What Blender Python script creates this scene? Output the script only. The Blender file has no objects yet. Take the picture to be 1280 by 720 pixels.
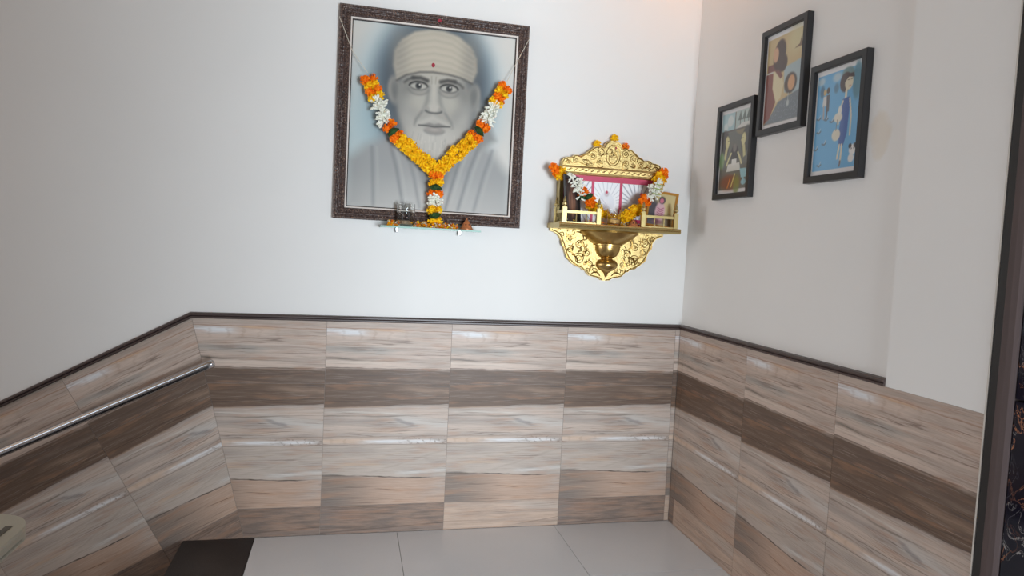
import bpy, bmesh, math, random
import numpy as np
from mathutils import Vector, Matrix

random.seed(7)
rng = np.random.default_rng(7)
scene = bpy.context.scene
COL = scene.collection

# ------------------------------------------------------------------ camera
CAM = Vector((-1.7342, -3.4399, 1.4376))
PITCH, ROLL, YAW, FPX = -0.0586, 0.0505, 0.2289, 880.13
fwd = Vector((math.sin(YAW) * math.cos(PITCH), math.cos(YAW) * math.cos(PITCH), math.sin(PITCH)))
rgt = Vector((math.cos(YAW), -math.sin(YAW), 0))
upv = rgt.cross(fwd)
r2 = rgt * math.cos(ROLL) + upv * math.sin(ROLL)
u2 = -rgt * math.sin(ROLL) + upv * math.cos(ROLL)
cd = bpy.data.cameras.new('camera')
cam = bpy.data.objects.new('camera', cd)
COL.objects.link(cam)
M = Matrix.Identity(4)
for i in range(3):
    M[i][0], M[i][1], M[i][2], M[i][3] = r2[i], u2[i], -fwd[i], CAM[i]
cam.matrix_world = M
cd.sensor_width = 36.0
cd.lens = FPX * 36.0 / 1280.0
cd.clip_start = 0.02
scene.camera = cam

# ------------------------------------------------------------------ world, daylight, exposure
world = bpy.data.worlds.new('world')
scene.world = world
world.use_nodes = True
world.node_tree.nodes['Background'].inputs[0].default_value = (0.75, 0.86, 1.0, 1)
world.node_tree.nodes['Background'].inputs[1].default_value = 0.6

def area(name, loc, rot, sx, sy, power, color):
    l = bpy.data.lights.new(name, 'AREA')
    l.shape = 'RECTANGLE'; l.size = sx; l.size_y = sy
    l.energy = power; l.color = color
    o = bpy.data.objects.new(name, l)
    COL.objects.link(o)
    o.location = loc; o.rotation_euler = rot
    return o
# daylight through the glazed entrance behind the camera
area('daylight_entrance', (-0.08, -8.0, 0.78), (math.radians(90), 0, 0), 1.9, 1.9, 555, (0.82, 0.92, 1.0))
# added fill lights: far left for the right wall, high strip for the rail highlight
area('fill_far_left', (-8.24, -1.45, 1.25), (math.radians(90), 0, math.radians(-90)), 2.5, 1.9, 116, (0.97, 0.97, 1.0))
area('fill_high_strip', (-5.5, -3.90, 2.10), (math.radians(90), 0, 0), 3.0, 0.70, 15, (0.75, 0.88, 1.0))

vs = scene.view_settings
vs.view_transform = 'Standard'
vs.look = 'None'
vs.exposure = 0.06
vs.gamma = 1.0
vs.use_curve_mapping = False

# ------------------------------------------------------------------ helpers
def lin1(c):
    c = c / 255.0
    return c / 12.92 if c <= 0.04045 else ((c + 0.055) / 1.055) ** 2.4
def C(r, g, b):
    return (lin1(r), lin1(g), lin1(b), 1.0)

def mesh_obj(name, me, mat=None, parent=None):
    o = bpy.data.objects.new(name, me)
    COL.objects.link(o)
    if mat is not None and not me.materials:
        me.materials.append(mat)
    if parent is not None:
        setp(o, parent)
    return o

def world_loc(o):
    l = Vector(o.location)
    return l if o.parent is None else o.matrix_parent_inverse.to_translation() + l + world_loc(o.parent)

def setp(o, parent):
    """parent without moving: things built with translation only"""
    o.parent = parent
    o.matrix_parent_inverse = Matrix.Translation(-world_loc(parent))

def obj(name, bm, mat, parent=None, smooth=False):
    me = bpy.data.meshes.new(name)
    bmesh.ops.recalc_face_normals(bm, faces=bm.faces)
    bm.to_mesh(me); bm.free()
    if smooth:
        for p in me.polygons:
            p.use_smooth = True
        try:
            me.set_sharp_from_angle(angle=math.radians(38))
        except Exception:
            pass
    return mesh_obj(name, me, mat, parent)

def tag(o, label, cat=None, group=None, kind=None):
    if label: o['label'] = label
    if cat: o['category'] = cat
    if group: o['group'] = group
    if kind: o['kind'] = kind
    return o

def thing(name, label, cat, loc, group=None):
    o = bpy.data.objects.new(name, None)
    COL.objects.link(o)
    o.location = loc
    o.empty_display_size = 0.05
    return tag(o, label, cat, group)

def struct(name, bm, mat, label, parent=None):
    o = obj(name, bm, mat, parent)
    if parent is None:
        tag(o, label, 'structure' if not label else label.split()[-1], kind='structure')
    return o

def bx(bm, x0, x1, y0, y1, z0, z1):
    vs_ = [bm.verts.new(p) for p in [(x0, y0, z0), (x1, y0, z0), (x1, y1, z0), (x0, y1, z0),
                                     (x0, y0, z1), (x1, y0, z1), (x1, y1, z1), (x0, y1, z1)]]
    for f in [(0, 3, 2, 1), (4, 5, 6, 7), (0, 1, 5, 4), (1, 2, 6, 5), (2, 3, 7, 6), (3, 0, 4, 7)]:
        bm.faces.new([vs_[i] for i in f])
    return bm

def box(x0, x1, y0, y1, z0, z1, bevel=0):
    bm = bx(bmesh.new(), x0, x1, y0, y1, z0, z1)
    if bevel:
        bmesh.ops.bevel(bm, geom=bm.edges[:], offset=bevel, segments=2, affect='EDGES')
    return bm

def prism(bm, pts, fn, d0, d1):
    """pts: 2D outline, fn(a,b,d)->xyz"""
    A = [bm.verts.new(fn(a, b, d0)) for a, b in pts]
    B = [bm.verts.new(fn(a, b, d1)) for a, b in pts]
    n = len(pts)
    bm.faces.new(A); bm.faces.new(B[::-1])
    for i in range(n):
        j = (i + 1) % n
        bm.faces.new([A[i], B[i], B[j], A[j]])
    return bm

def tube(bm, pts, r, n=8, caps=True):
    pts = [Vector(p) for p in pts]
    rings = []
    for i, p in enumerate(pts):
        t = (pts[min(i + 1, len(pts) - 1)] - pts[max(i - 1, 0)]).normalized()
        a = t.orthogonal() if i == 0 else (rings_a - t * rings_a.dot(t))
        a.normalize(); rings_a = a
        b = t.cross(a)
        rr = r[i] if isinstance(r, (list, tuple)) else r
        rings.append([bm.verts.new(p + (a * math.cos(2 * math.pi * k / n) + b * math.sin(2 * math.pi * k / n)) * rr) for k in range(n)])
    for i in range(len(rings) - 1):
        for k in range(n):
            bm.faces.new([rings[i][k], rings[i][(k + 1) % n], rings[i + 1][(k + 1) % n], rings[i + 1][k]])
    if caps:
        bm.faces.new(rings[0][::-1]); bm.faces.new(rings[-1])
    return bm

def lathe(bm, prof, c, n=24, a0=0.0, a1=2 * math.pi):
    """prof: list of (radius, z) ; c: (x,y,z)"""
    full = abs(a1 - a0 - 2 * math.pi) < 1e-6
    m = n if full else n + 1
    rings = []
    for r, z in prof:
        if r < 1e-6:
            rings.append([bm.verts.new((c[0], c[1], c[2] + z))])
        else:
            rings.append([bm.verts.new((c[0] + r * math.cos(a0 + (a1 - a0) * k / n), c[1] + r * math.sin(a0 + (a1 - a0) * k / n), c[2] + z)) for k in range(m)])
    for i in range(len(rings) - 1):
        A, B = rings[i], rings[i + 1]
        for k in range(n):
            k2 = (k + 1) % m
            if len(A) == 1 and len(B) == 1: continue
            if len(A) == 1: bm.faces.new([A[0], B[k], B[k2]])
            elif len(B) == 1: bm.faces.new([A[k], B[0], A[k2]])
            else: bm.faces.new([A[k], B[k], B[k2], A[k2]])
    if full:
        if len(rings[0]) > 1: bm.faces.new(rings[0][::-1])
        if len(rings[-1]) > 1: bm.faces.new(rings[-1])
    return bm

# ------------------------------------------------------------------ node expression builder
class Ex:
    def __init__(s, N, sock): s.N, s.s = N, sock
    def __add__(s, o): return s.N.m('ADD', s, o)
    __radd__ = __add__
    def __sub__(s, o): return s.N.m('SUBTRACT', s, o)
    def __rsub__(s, o): return s.N.m('SUBTRACT', o, s)
    def __mul__(s, o): return s.N.m('MULTIPLY', s, o)
    __rmul__ = __mul__
    def __truediv__(s, o): return s.N.m('DIVIDE', s, o)
    def abs(s): return s.N.m('ABSOLUTE', s, 0)
    def pow(s, o): return s.N.m('POWER', s, o)

class NT:
    def __init__(s, name, rough=0.5, metal=0.0, spec=0.5):
        s.mat = bpy.data.materials.new(name)
        s.mat.use_nodes = True
        s.t = s.mat.node_tree
        s.b = s.t.nodes['Principled BSDF']
        s.b.inputs['Roughness'].default_value = rough
        s.b.inputs['Metallic'].default_value = metal
        s.b.inputs['Specular IOR Level'].default_value = spec
    def lk(s, v, sock):
        if isinstance(v, Ex): s.t.links.new(v.s, sock)
        elif isinstance(v, tuple) and sock.type == 'VECTOR': sock.default_value = v[:3]
        else: sock.default_value = v
    def m(s, op, a, b=0, clamp=False):
        n = s.t.nodes.new('ShaderNodeMath'); n.operation = op; n.use_clamp = clamp
        s.lk(a, n.inputs[0]); s.lk(b, n.inputs[1])
        return Ex(s, n.outputs[0])
    def vec(s, x, y, z=0.0):
        n = s.t.nodes.new('ShaderNodeCombineXYZ')
        s.lk(x, n.inputs[0]); s.lk(y, n.inputs[1]); s.lk(z, n.inputs[2])
        return Ex(s, n.outputs[0])
    def uv(s):
        n = s.t.nodes.new('ShaderNodeUVMap'); n.uv_map = 'UVMap'
        p = s.t.nodes.new('ShaderNodeSeparateXYZ'); s.t.links.new(n.outputs[0], p.inputs[0])
        return Ex(s, p.outputs[0]), Ex(s, p.outputs[1])
    def xyz(s):
        n = s.t.nodes.new('ShaderNodeTexCoord')
        p = s.t.nodes.new('ShaderNodeSeparateXYZ'); s.t.links.new(n.outputs['Object'], p.inputs[0])
        return Ex(s, p.outputs[0]), Ex(s, p.outputs[1]), Ex(s, p.outputs[2])
    def noise(s, vec, scale=1.0, detail=3.0, rough=0.5, dist=0.0):
        n = s.t.nodes.new('ShaderNodeTexNoise')
        s.lk(vec, n.inputs['Vector']); n.inputs['Scale'].default_value = scale
        n.inputs['Detail'].default_value = detail; n.inputs['Roughness'].default_value = rough
        n.inputs['Distortion'].default_value = dist
        return Ex(s, n.outputs['Fac'])
    def voronoi(s, vec, scale, feature='F1'):
        n = s.t.nodes.new('ShaderNodeTexVoronoi'); n.feature = feature
        s.lk(vec, n.inputs['Vector']); n.inputs['Scale'].default_value = scale
        return Ex(s, n.outputs['Distance'])
    def ss(s, x, a, b):
        n = s.t.nodes.new('ShaderNodeMapRange'); n.interpolation_type = 'SMOOTHSTEP'
        s.lk(x, n.inputs[0]); n.inputs[1].default_value = a; n.inputs[2].default_value = b
        n.inputs[3].default_value = 0; n.inputs[4].default_value = 1
        return Ex(s, n.outputs[0])
    def mix(s, f, a, b):
        n = s.t.nodes.new('ShaderNodeMix'); n.data_type = 'RGBA'
        s.lk(f, n.inputs[0]); s.lk(a, n.inputs[6]); s.lk(b, n.inputs[7])
        return Ex(s, n.outputs[2])
    def attr(s, name):
        n = s.t.nodes.new('ShaderNodeAttribute'); n.attribute_name = name
        return Ex(s, n.outputs['Color'])
    def objrand(s):
        n = s.t.nodes.new('ShaderNodeObjectInfo')
        return Ex(s, n.outputs['Random'])
    def bump(s, h, strength=0.3, dist=0.002):
        n = s.t.nodes.new('ShaderNodeBump'); n.inputs['Strength'].default_value = strength
        n.inputs['Distance'].default_value = dist
        s.lk(h, n.inputs['Height']); s.t.links.new(n.outputs[0], s.b.inputs['Normal'])
    def out(s, col):
        s.lk(col, s.b.inputs['Base Color'])
        return s.mat

def plain(name, col, rough=0.5, metal=0.0, var=0.06, scale=30.0):
    """one colour with a little procedural variation"""
    N = NT(name, rough, metal)
    x, y, z = N.xyz()
    n = N.noise(N.vec(x, y, z), scale, 3)
    d = tuple(c * (1 - var) for c in col[:3]) + (1,)
    l = tuple(min(1, c * (1 + var)) for c in col[:3]) + (1,)
    return N.out(N.mix(n, d, l))

# ------------------------------------------------------------------ materials of the setting
def plaster():
    N = NT('painted_plaster', 0.75, spec=0.25)
    x, y, z = N.xyz()
    p = N.vec(x, y, z)
    n = N.noise(p, 1.6, 4)
    col = N.mix(n, C(228, 226, 223), C(235, 233, 230))
    st = N.ss(N.noise(p, 2.7, 3), 0.70, 0.80)          # faint old stains on the paint
    col = N.mix(st * 0.25, col, C(214, 200, 180))
    dy, dz = (y + 1.350) / 0.050, (z - 1.885) / 0.085
    blot = 1.0 - N.ss(dy * dy + dz * dz + (N.noise(p, 14, 3) - 0.5) * 2.4, 0.3, 1.1)
    blot = blot * N.ss(x, -0.1, 0.0)
    col = N.mix(blot * 0.35, col, C(214, 196, 168))
    N.bump(N.noise(p, 180, 2), 0.05, 0.001)
    return N.out(col)
M_PLASTER = plaster()

def tile_mat(design):
    N = NT('stone_look_tile_' + design, 0.4, spec=0.28)
    u, v = N.uv()
    sd = {'a': 1.3, 'b': 7.7, 'c': 13.1, 'd': 19.9, 'e': 27.4}[design]
    w = N.noise(N.vec(u * 2.2 + sd, v * 5.0, sd), 1.0, 4, 0.55) - 0.5
    w2 = N.noise(N.vec(u * 7.0, v * 16.0 + sd, sd), 1.0, 3) - 0.5
    vv = v + w * 0.075 + w2 * 0.02
    uu = u + w2 * 0.10
    lowf = N.noise(N.vec(u * 1.7 + sd, vv * 9.0, 3.3), 1.0, 4, 0.6)
    grain = N.noise(N.vec(u * 3.2, vv * 75.0, sd), 1.0, 4, 0.62)
    grain2 = N.noise(N.vec(u * 9.0, v * 190.0, sd + 4), 1.0, 2)
    brk = N.ss(N.noise(N.vec(u * 5.0 + 2.0, v * 26.0 + sd, sd), 1.0, 3), 0.25, 0.55) * 0.75 + 0.25
    def stroke(col, ua, ub, va, vb, sv, color, alpha, fe=0.07):
        line = (uu - ua) * ((vb - va) / (ub - ua)) + va
        d = (vv - line).abs() / sv
        mk = (1.0 - N.ss(d, 0.15, 1.0)) * (brk * 1.0)
        if ua > 0.001: mk = mk * N.ss(uu, ua - fe, ua + fe)
        if ub < 0.999: mk = mk * (1.0 - N.ss(uu, ub - fe, ub + fe))
        return N.mix(mk * alpha, col, color)
    def vstroke(col, uc, va, vb, su, color, alpha):
        d = (uu - uc).abs() / su
        mk = (1.0 - N.ss(d, 0.1, 1.0)) * N.ss(v, va, va + 0.04) * (1.0 - N.ss(v, vb - 0.04, vb))
        return N.mix(mk * alpha, col, color)
    def below(col, va, vb, soft, color, alpha=1.0, slope_u=None):
        line = u * (vb - va) + va
        mk = 1.0 - N.ss(vv - line, -soft, soft)
        return N.mix(mk * alpha, col, color)
    def above(col, va, vb, soft, color, alpha=1.0):
        line = u * (vb - va) + va
        return N.mix(N.ss(vv - line, -soft, soft) * alpha, col, color)
    k = {}
    if design == 'a':
        col = N.mix(N.ss(lowf, 0.3, 0.7), C(172, 158, 149), C(199, 182, 171))
        col = stroke(col, 0, 1, 0.97, 0.92, 0.05, C(170, 158, 150), 0.5)
        col = stroke(col, 0, 0.30, 0.845, 0.830, 0.085, C(218, 221, 226), 0.95, 0.06)
        col = stroke(col, 0, 1, 0.905, 0.865, 0.014, C(150, 118, 98), 0.7)
        col = stroke(col, 0.33, 0.62, 0.88, 0.86, 0.022, C(196, 164, 134), 0.7)
        for uc, a in ((0.14, .35), (0.265, .5), (0.37, .6), (0.50, .45), (0.63, .35)):
            col = vstroke(col, uc, 0.69, 0.88, 0.022, C(160, 138, 124), a * 0.6)
        col = stroke(col, 0.36, 0.68, 0.715, 0.71, 0.014, C(140, 124, 114), 0.65)
        col = stroke(col, 0, 1, 0.62, 0.60, 0.022, C(204, 192, 183), 0.6)
        col = stroke(col, 0, 0.55, 0.56, 0.53, 0.10, C(158, 155, 151), 0.8, 0.15)
        col = stroke(col, 0.55, 1, 0.59, 0.555, 0.012, C(142, 126, 118), 0.6)
        col = stroke(col, 0, 0.24, 0.40, 0.395, 0.022, C(124, 118, 110), 0.8)
        col = stroke(col, 0.2, 0.75, 0.385, 0.35, 0.014, C(134, 126, 118), 0.6)
        col = stroke(col, 0, 0.45, 0.345, 0.34, 0.030, C(206, 194, 184), 0.8)
        col = below(col, 0.245, 0.225, 0.022, C(104, 88, 78))
        col = stroke(col, 0, 1, 0.255, 0.235, 0.013, C(92, 76, 66), 0.75)
        col = stroke(col, 0.25, 0.75, 0.13, 0.16, 0.012, C(88, 76, 70), 0.6)
        col = stroke(col, 0.6, 1, 0.07, 0.05, 0.04, C(138, 122, 110), 0.5)
    elif design == 'b':
        col = N.mix(N.ss(lowf, 0.3, 0.7), C(166, 155, 148), C(190, 175, 165))
        col = stroke(col, 0.0, 0.75, 0.40, 0.34, 0.11, C(163, 153, 147), 0.9, 0.12)
        col = stroke(col, 0.55, 1, 0.42, 0.30, 0.13, C(192, 188, 184), 0.8, 0.12)
        col = stroke(col, 0.55, 0.74, 0.42, 0.31, 0.035, C(140, 136, 136), 0.8, 0.05)
        col = stroke(col, 0.0, 0.60, 0.48, 0.46, 0.014, C(126, 118, 110), 0.7)
        col = stroke(col, 0.35, 1, 0.455, 0.49, 0.014, C(134, 124, 116), 0.6)
        col = stroke(col, 0.05, 0.6, 0.53, 0.52, 0.025, C(205, 199, 192), 0.8)
        col = stroke(col, 0, 0.7, 0.22, 0.20, 0.035, C(196, 180, 168), 0.8)
        col = stroke(col, 0, 1, 0.125, 0.135, 0.012, C(140, 124, 114), 0.55)
        col = stroke(col, 0, 0.38, 0.06, 0.06, 0.06, C(200, 178, 160), 0.9)
        for uc, a in ((0.07, .4), (0.18, .5), (0.30, .45)):
            col = vstroke(col, uc, 0.0, 0.12, 0.02, C(168, 144, 128), a * 0.7)
        col = stroke(col, 0.30, 0.95, 0.045, 0.055, 0.045, C(216, 217, 220), 0.95)
        dots = N.ss(N.noise(N.vec(u * 34, v * 26, 1.0), 1.0, 2), 0.52, 0.66) * N.ss(u, 0.5, 0.75) * (1.0 - N.ss(v, 0.09, 0.16))
        col = N.mix(dots * 0.7, col, C(132, 122, 114))
        col = above(col, 0.605, 0.665, 0.022, C(106, 88, 76))
        col = stroke(col, 0, 0.5, 0.60, 0.63, 0.022, C(150, 122, 100), 0.6)
        col = stroke(col, 0, 1, 0.705, 0.76, 0.013, C(86, 72, 63), 0.75)
        col = stroke(col, 0.4, 1, 0.635, 0.675, 0.011, C(78, 66, 60), 0.75)
        col = stroke(col, 0.7, 1, 0.81, 0.80, 0.013, C(92, 84, 80), 0.7)
        col = stroke(col, 0.62, 1, 0.92, 0.88, 0.06, C(150, 128, 112), 0.7, 0.12)
        col = stroke(col, 0.85, 1, 0.975, 0.94, 0.02, C(84, 76, 74), 0.7)
    elif design == 'c':
        col = N.mix(N.ss(lowf, 0.3, 0.7), C(166, 156, 149), C(182, 170, 161))
        col = stroke(col, 0.05, 0.6, 0.62, 0.86, 0.03, C(184, 168, 154), 0.5)
        col = stroke(col, 0.4, 1, 0.55, 0.90, 0.025, C(160, 150, 142), 0.5)
        col = stroke(col, 0.15, 0.45, 0.69, 0.68, 0.04, C(186, 160, 138), 0.6)
        col = stroke(col, 0.6, 1, 0.53, 0.56, 0.05, C(196, 193, 190), 0.85)
        warm = below(col, 0.505, 0.42, 0.02, C(176, 152, 136))
        col = warm
        mk = (1.0 - N.ss(u, 0.05, 0.55)) * (1.0 - N.ss(vv - (0.505 - u * 0.085), -0.02, 0.02))
        col = N.mix(mk * 0.85, col, C(122, 112, 105))
        mk = (1.0 - N.ss(u, 0.0, 0.3)) * (1.0 - N.ss(vv, 0.10, 0.22))
        col = N.mix(mk * 0.6, col, C(120, 112, 108))
        col = stroke(col, 0.0, 0.25, 0.17, 0.20, 0.06, C(158, 130, 112), 0.6)
        col = stroke(col, 0, 0.85, 0.515, 0.435, 0.013, C(70, 60, 55), 0.95)
        col = stroke(col, 0, 0.14, 0.53, 0.52, 0.04, C(108, 100, 95), 0.8)
        col = stroke(col, 0.42, 0.62, 0.255, 0.235, 0.011, C(84, 70, 62), 0.9, 0.04)
        col = stroke(col, 0.25, 0.42, 0.03, 0.025, 0.014, C(118, 96, 84), 0.7)
        col = stroke(col, 0.85, 1, 0.2, 0.3, 0.2, C(172, 162, 156), 0.7, 0.15)
    elif design == 'd':
        mott = N.noise(N.vec(u * 5, v * 7, sd), 1.0, 5, 0.65)
        col = N.mix(N.ss(mott, 0.3, 0.7), C(112, 100, 94), C(146, 124, 110))
        col = stroke(col, 0.1, 0.35, 0.75, 0.6, 0.3, C(150, 118, 100), 0.45, 0.1)
        col = stroke(col, 0, 0.12, 0.5, 0.5, 0.9, C(120, 114, 112), 0.5, 0.1)
        col = stroke(col, 0, 1, 0.06, 0.27, 0.03, C(84, 74, 70), 0.7)
        col = below(col, 0.04, 0.22, 0.04, C(132, 118, 110), 0.7)
    else:
        mott = N.noise(N.vec(u * 4, v * 7, sd), 1.0, 5, 0.6)
        col = N.mix(N.ss(mott, 0.3, 0.7), C(168, 150, 138), C(190, 168, 152))
        col = stroke(col, 0.4, 1, 0.55, 0.60, 0.05, C(158, 148, 142), 0.5)
        col = stroke(col, 0.55, 1, 0.9, 0.75, 0.25, C(182, 172, 164), 0.6, 0.15)
        col = stroke(col, 0.65, 1, 0.10, 0.32, 0.025, C(116, 106, 98), 0.7)
    g = (grain - 0.5) * 0.9 + (grain2 - 0.5) * 0.35
    col = N.mix(N.ss(g, 0.0, 0.32) * 0.55, col, C(104, 82, 68))
    col = N.mix(N.ss(0.0 - g, 0.0, 0.32) * 0.32, col, C(226, 212, 200))
    # long thin dark veins, a few per tile, and soft rusty clouds
    vein = N.noise(N.vec(u * 0.8 + sd * 2.0, vv * 26.0, sd + 9), 1.0, 2, 0.5)
    vmask = N.ss(N.noise(N.vec(u * 1.2, v * 7.0 + sd, 2.0), 1.0, 2), 0.48, 0.62)
    col = N.mix((1.0 - N.ss((vein - 0.5).abs(), 0.004, 0.030)) * vmask * 0.60, col, C(84, 67, 58))
    rust = N.ss(N.noise(N.vec(u * 3.0 + 5.0, v * 10.0 + sd, 6.0), 1.0, 3), 0.52, 0.72)
    col = N.mix(rust * 0.30, col, C(176, 132, 102))
    mul = N.t.nodes.new('ShaderNodeMix'); mul.data_type = 'RGBA'; mul.blend_type = 'MULTIPLY'
    mul.inputs[0].default_value = 1.0
    N.lk(col, mul.inputs[6]); mul.inputs[7].default_value = (1.03, 1.0, 0.97, 1)
    col = Ex(N, mul.outputs[2])
    N.lk(0.36 + grain * 0.14, N.b.inputs['Roughness'])
    return N.out(col)
TM = {d: tile_mat(d) for d in 'abcde'}

def floor_mat():
    N = NT('floor_tile_glaze', 0.22, spec=0.5)
    x, y, z = N.xyz()
    n = N.noise(N.vec(x * 1.0, y * 1.0, z), 3.0, 5, 0.6)
    f = N.noise(N.vec(x, y, z), 160.0, 2)
    col = N.mix(n, C(222, 227, 233), C(232, 236, 241))
    col = N.mix(N.ss(f, 0.62, 0.75) * 0.15, col, C(165, 158, 152))
    return N.out(col)
M_FLOOR = floor_mat()

def granite():
    N = NT('black_granite', 0.35)
    x, y, z = N.xyz()
    p = N.vec(x, y, z)
    col = N.mix(N.ss(N.noise(p, 6, 5), 0.35, 0.7), C(24, 23, 26), C(40, 38, 41))
    col = N.mix(N.ss(N.noise(p, 260, 2), 0.60, 0.72), col, C(86, 82, 82))
    return N.out(col)
M_GRANITE = granite()

def marble():
    N = NT('black_gold_marble', 0.08)
    x, y, z = N.xyz()
    p = N.vec(x, y * 1.3, z * 0.75)
    n1 = N.noise(p, 7.5, 6, 0.62, 0.6)
    n2 = N.noise(p, 13.0, 5, 0.6, 0.8)
    v1 = (1.0 - N.ss((n1 - 0.5).abs(), 0.0, 0.012)) * N.ss(N.noise(p, 3.1, 2), 0.42, 0.6)
    v2 = 0.6 * (1.0 - N.ss((n2 - 0.52).abs(), 0.0, 0.010)) * N.ss(N.noise(p, 4.3, 2), 0.5, 0.62)
    col = N.mix(N.noise(p, 5, 4), C(10, 10, 22), C(22, 21, 40))
    col = N.mix(v1, col, C(196, 132, 96))
    col = N.mix(v2, col, C(205, 200, 196))
    return N.out(col)
M_MARBLE = marble()

def wood_brown(name, a, b, rough=0.4, axis='z'):
    N = NT(name, rough)
    x, y, z = N.xyz()
    s = {'z': (60, 60, 3), 'x': (3, 60, 60), 'y': (60, 3, 60)}[axis]
    g = N.noise(N.vec(x * s[0], y * s[1], z * s[2]), 1.0, 4, 0.6)
    N.bump(g, 0.15, 0.001)
    return N.out(N.mix(g, a, b))
M_MOULD = wood_brown('brown_moulding', C(52, 40, 38), C(84, 68, 64), 0.38, 'x')
M_CASING = wood_brown('brown_door_casing', C(70, 57, 56), C(92, 77, 75), 0.6, 'z')
M_JAMB = plain('dark_door_jamb', C(34, 31, 30), 0.45)
M_EDGE = plain('cream_edge_strip', C(205, 200, 192), 0.5)
M_CREAM = plain('cream_coping_stone', C(186, 182, 164), 0.32, var=0.05, scale=12)
M_GROOVE = plain('coping_groove_grey', C(98, 94, 82), 0.6)
M_STEEL = NT('polished_steel', 0.2, 1.0).out(C(208, 210, 215))
M_CHROME = NT('chrome', 0.15, 1.0).out(C(150, 152, 156))

# ------------------------------------------------------------------ setting: walls, floor, ceiling
CEIL = 3.05
PL = 0.012                                   # plaster plane lies this far behind the tile faces
SX0, SZ0 = -2.424, 1.040                     # where the tile border turns down along the stair
ANG = math.atan(0.54)
ca, sa = math.cos(ANG), math.sin(ANG)
def slope_pt(s, t):                          # s down the stair, t away from the border
    return (SX0 - s * ca + t * sa, SZ0 - s * sa - t * ca)
MIT = (-2.171 - SX0) / SZ0                   # mitre: x grows by this per metre down

wb = struct('wall_back', box(-8.3, 0.14, PL, PL + 0.12, -2.2, CEIL + 0.1), M_PLASTER, 'white plastered back wall')
wr = struct('wall_right', box(PL, PL + 0.12, -1.862, PL, -0.1, CEIL + 0.1), M_PLASTER, 'white plastered right wall')
# proud vertical band of the right wall, flush with the tiles below it
pil = obj('pilaster', box(-0.0005, PL, -1.855, -1.482, 1.0402, CEIL), M_PLASTER, wr)
M_TAUPE = plain('taupe_wall_paint', C(150, 138, 128), 0.7, var=0.04, scale=3)
wl = struct('wall_left', box(-8.42, -8.3, -3.95, PL + 0.12, -2.2, CEIL + 0.1), M_TAUPE, 'taupe stairwell wall')
bm = bx(bmesh.new(), -8.3, -1.22, -4.07, -3.95, -2.2, CEIL + 0.1)
bx(bm, 0.0, 0.30, -4.07, -3.95, -0.1, CEIL + 0.1)
bx(bm, -1.22, 0.0, -4.07, -3.95, 2.20, CEIL + 0.1)
struct('wall_front', bm, M_TAUPE, 'taupe entrance wall')
# added windows, out of view, dressing the two fill lights: frames and frosted panes
def window(name, label, a0, a1, z0, z1, fn):
    w = tag(bpy.data.objects.new(name, None), label, 'window', kind='structure')
    COL.objects.link(w); w.location = fn((a0 + a1) / 2, z0, 0)
    for b0, b1, c0, c1 in ((a0 - .06, a0, z0 - .06, z1 + .06), (a1, a1 + .06, z0 - .06, z1 + .06), (a0, a1, z0 - .06, z0), (a0, a1, z1, z1 + .06)):
        p, q = fn(b0, c0, 0.0005), fn(b1, c1, 0.045)
        obj('fill_window_frame', box(min(p[0], q[0]), max(p[0], q[0]), min(p[1], q[1]), max(p[1], q[1]), c0, c1), M_PLASTER, w)
    p, q = fn(a0 + .001, z0, 0.0005), fn(a1 - .001, z1, 0.008)
    obj('fill_window_pane', box(min(p[0], q[0]), max(p[0], q[0]), min(p[1], q[1]), max(p[1], q[1]), z0 + .001, z1 - .001), plain('frosted_pane', C(214, 222, 228), 0.3), w)
window('fill_window_1', 'added wide stairwell window for the fill light', -2.70, -0.20, 0.3, 2.2, lambda a, z, d: (-8.3 + d, a, z))
window('fill_window_2', 'added long high window for the rail highlight', -7.0, -4.0, 1.74, 2.46, lambda a, z, d: (a, -3.95 + d, z))
struct('ceiling', box(-8.42, 0.3, -4.07, PL + 0.12, CEIL, CEIL + 0.1), plain('tan_ceiling_paint', C(180, 156, 130), 0.7, var=0.03, scale=3), 'flat tan ceiling')

# right side beyond the tiled wall: edge strip, jamb, casing, marble
d1 = tag(bpy.data.objects.new('door_1', None), 'dark framed lift doorway beside the tiled wall', 'doorway', kind='structure')
COL.objects.link(d1); d1.location = (0, -1.92, 0)
obj('edge_strip', box(-0.002, PL, -1.861, -1.8555, 0, 2.9), M_EDGE, d1)
obj('jamb', box(-0.001, 0.10, -1.888, -1.8625, 0, 2.9), M_JAMB, d1)
bm = prism(bmesh.new(), [(-1.889, 0.10), (-1.889, -0.004), (-1.893, -0.007), (-1.910, -0.008), (-1.928, -0.007), (-1.937, -0.001), (-1.938, 0.10)],
           lambda a, b, d: (b, a, d), 0, 2.9)
obj('casing', bm, M_CASING, d1)
wm = struct('wall_marble', box(0.045, 0.16, -3.95, -1.9385, -0.1, CEIL), M_JAMB, 'black marble clad wall')
zz = 0.004
for z0, z1 in ((0.0, 1.096), (1.102, 2.2), (2.206, 3.04)):
    for y0, y1 in ((-2.75, -1.940), (-3.56, -2.756), (-3.945, -3.566)):
        obj('marble_panel', box(0.004, 0.045, y0, y1, z0, z1), M_MARBLE, wm)

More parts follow.
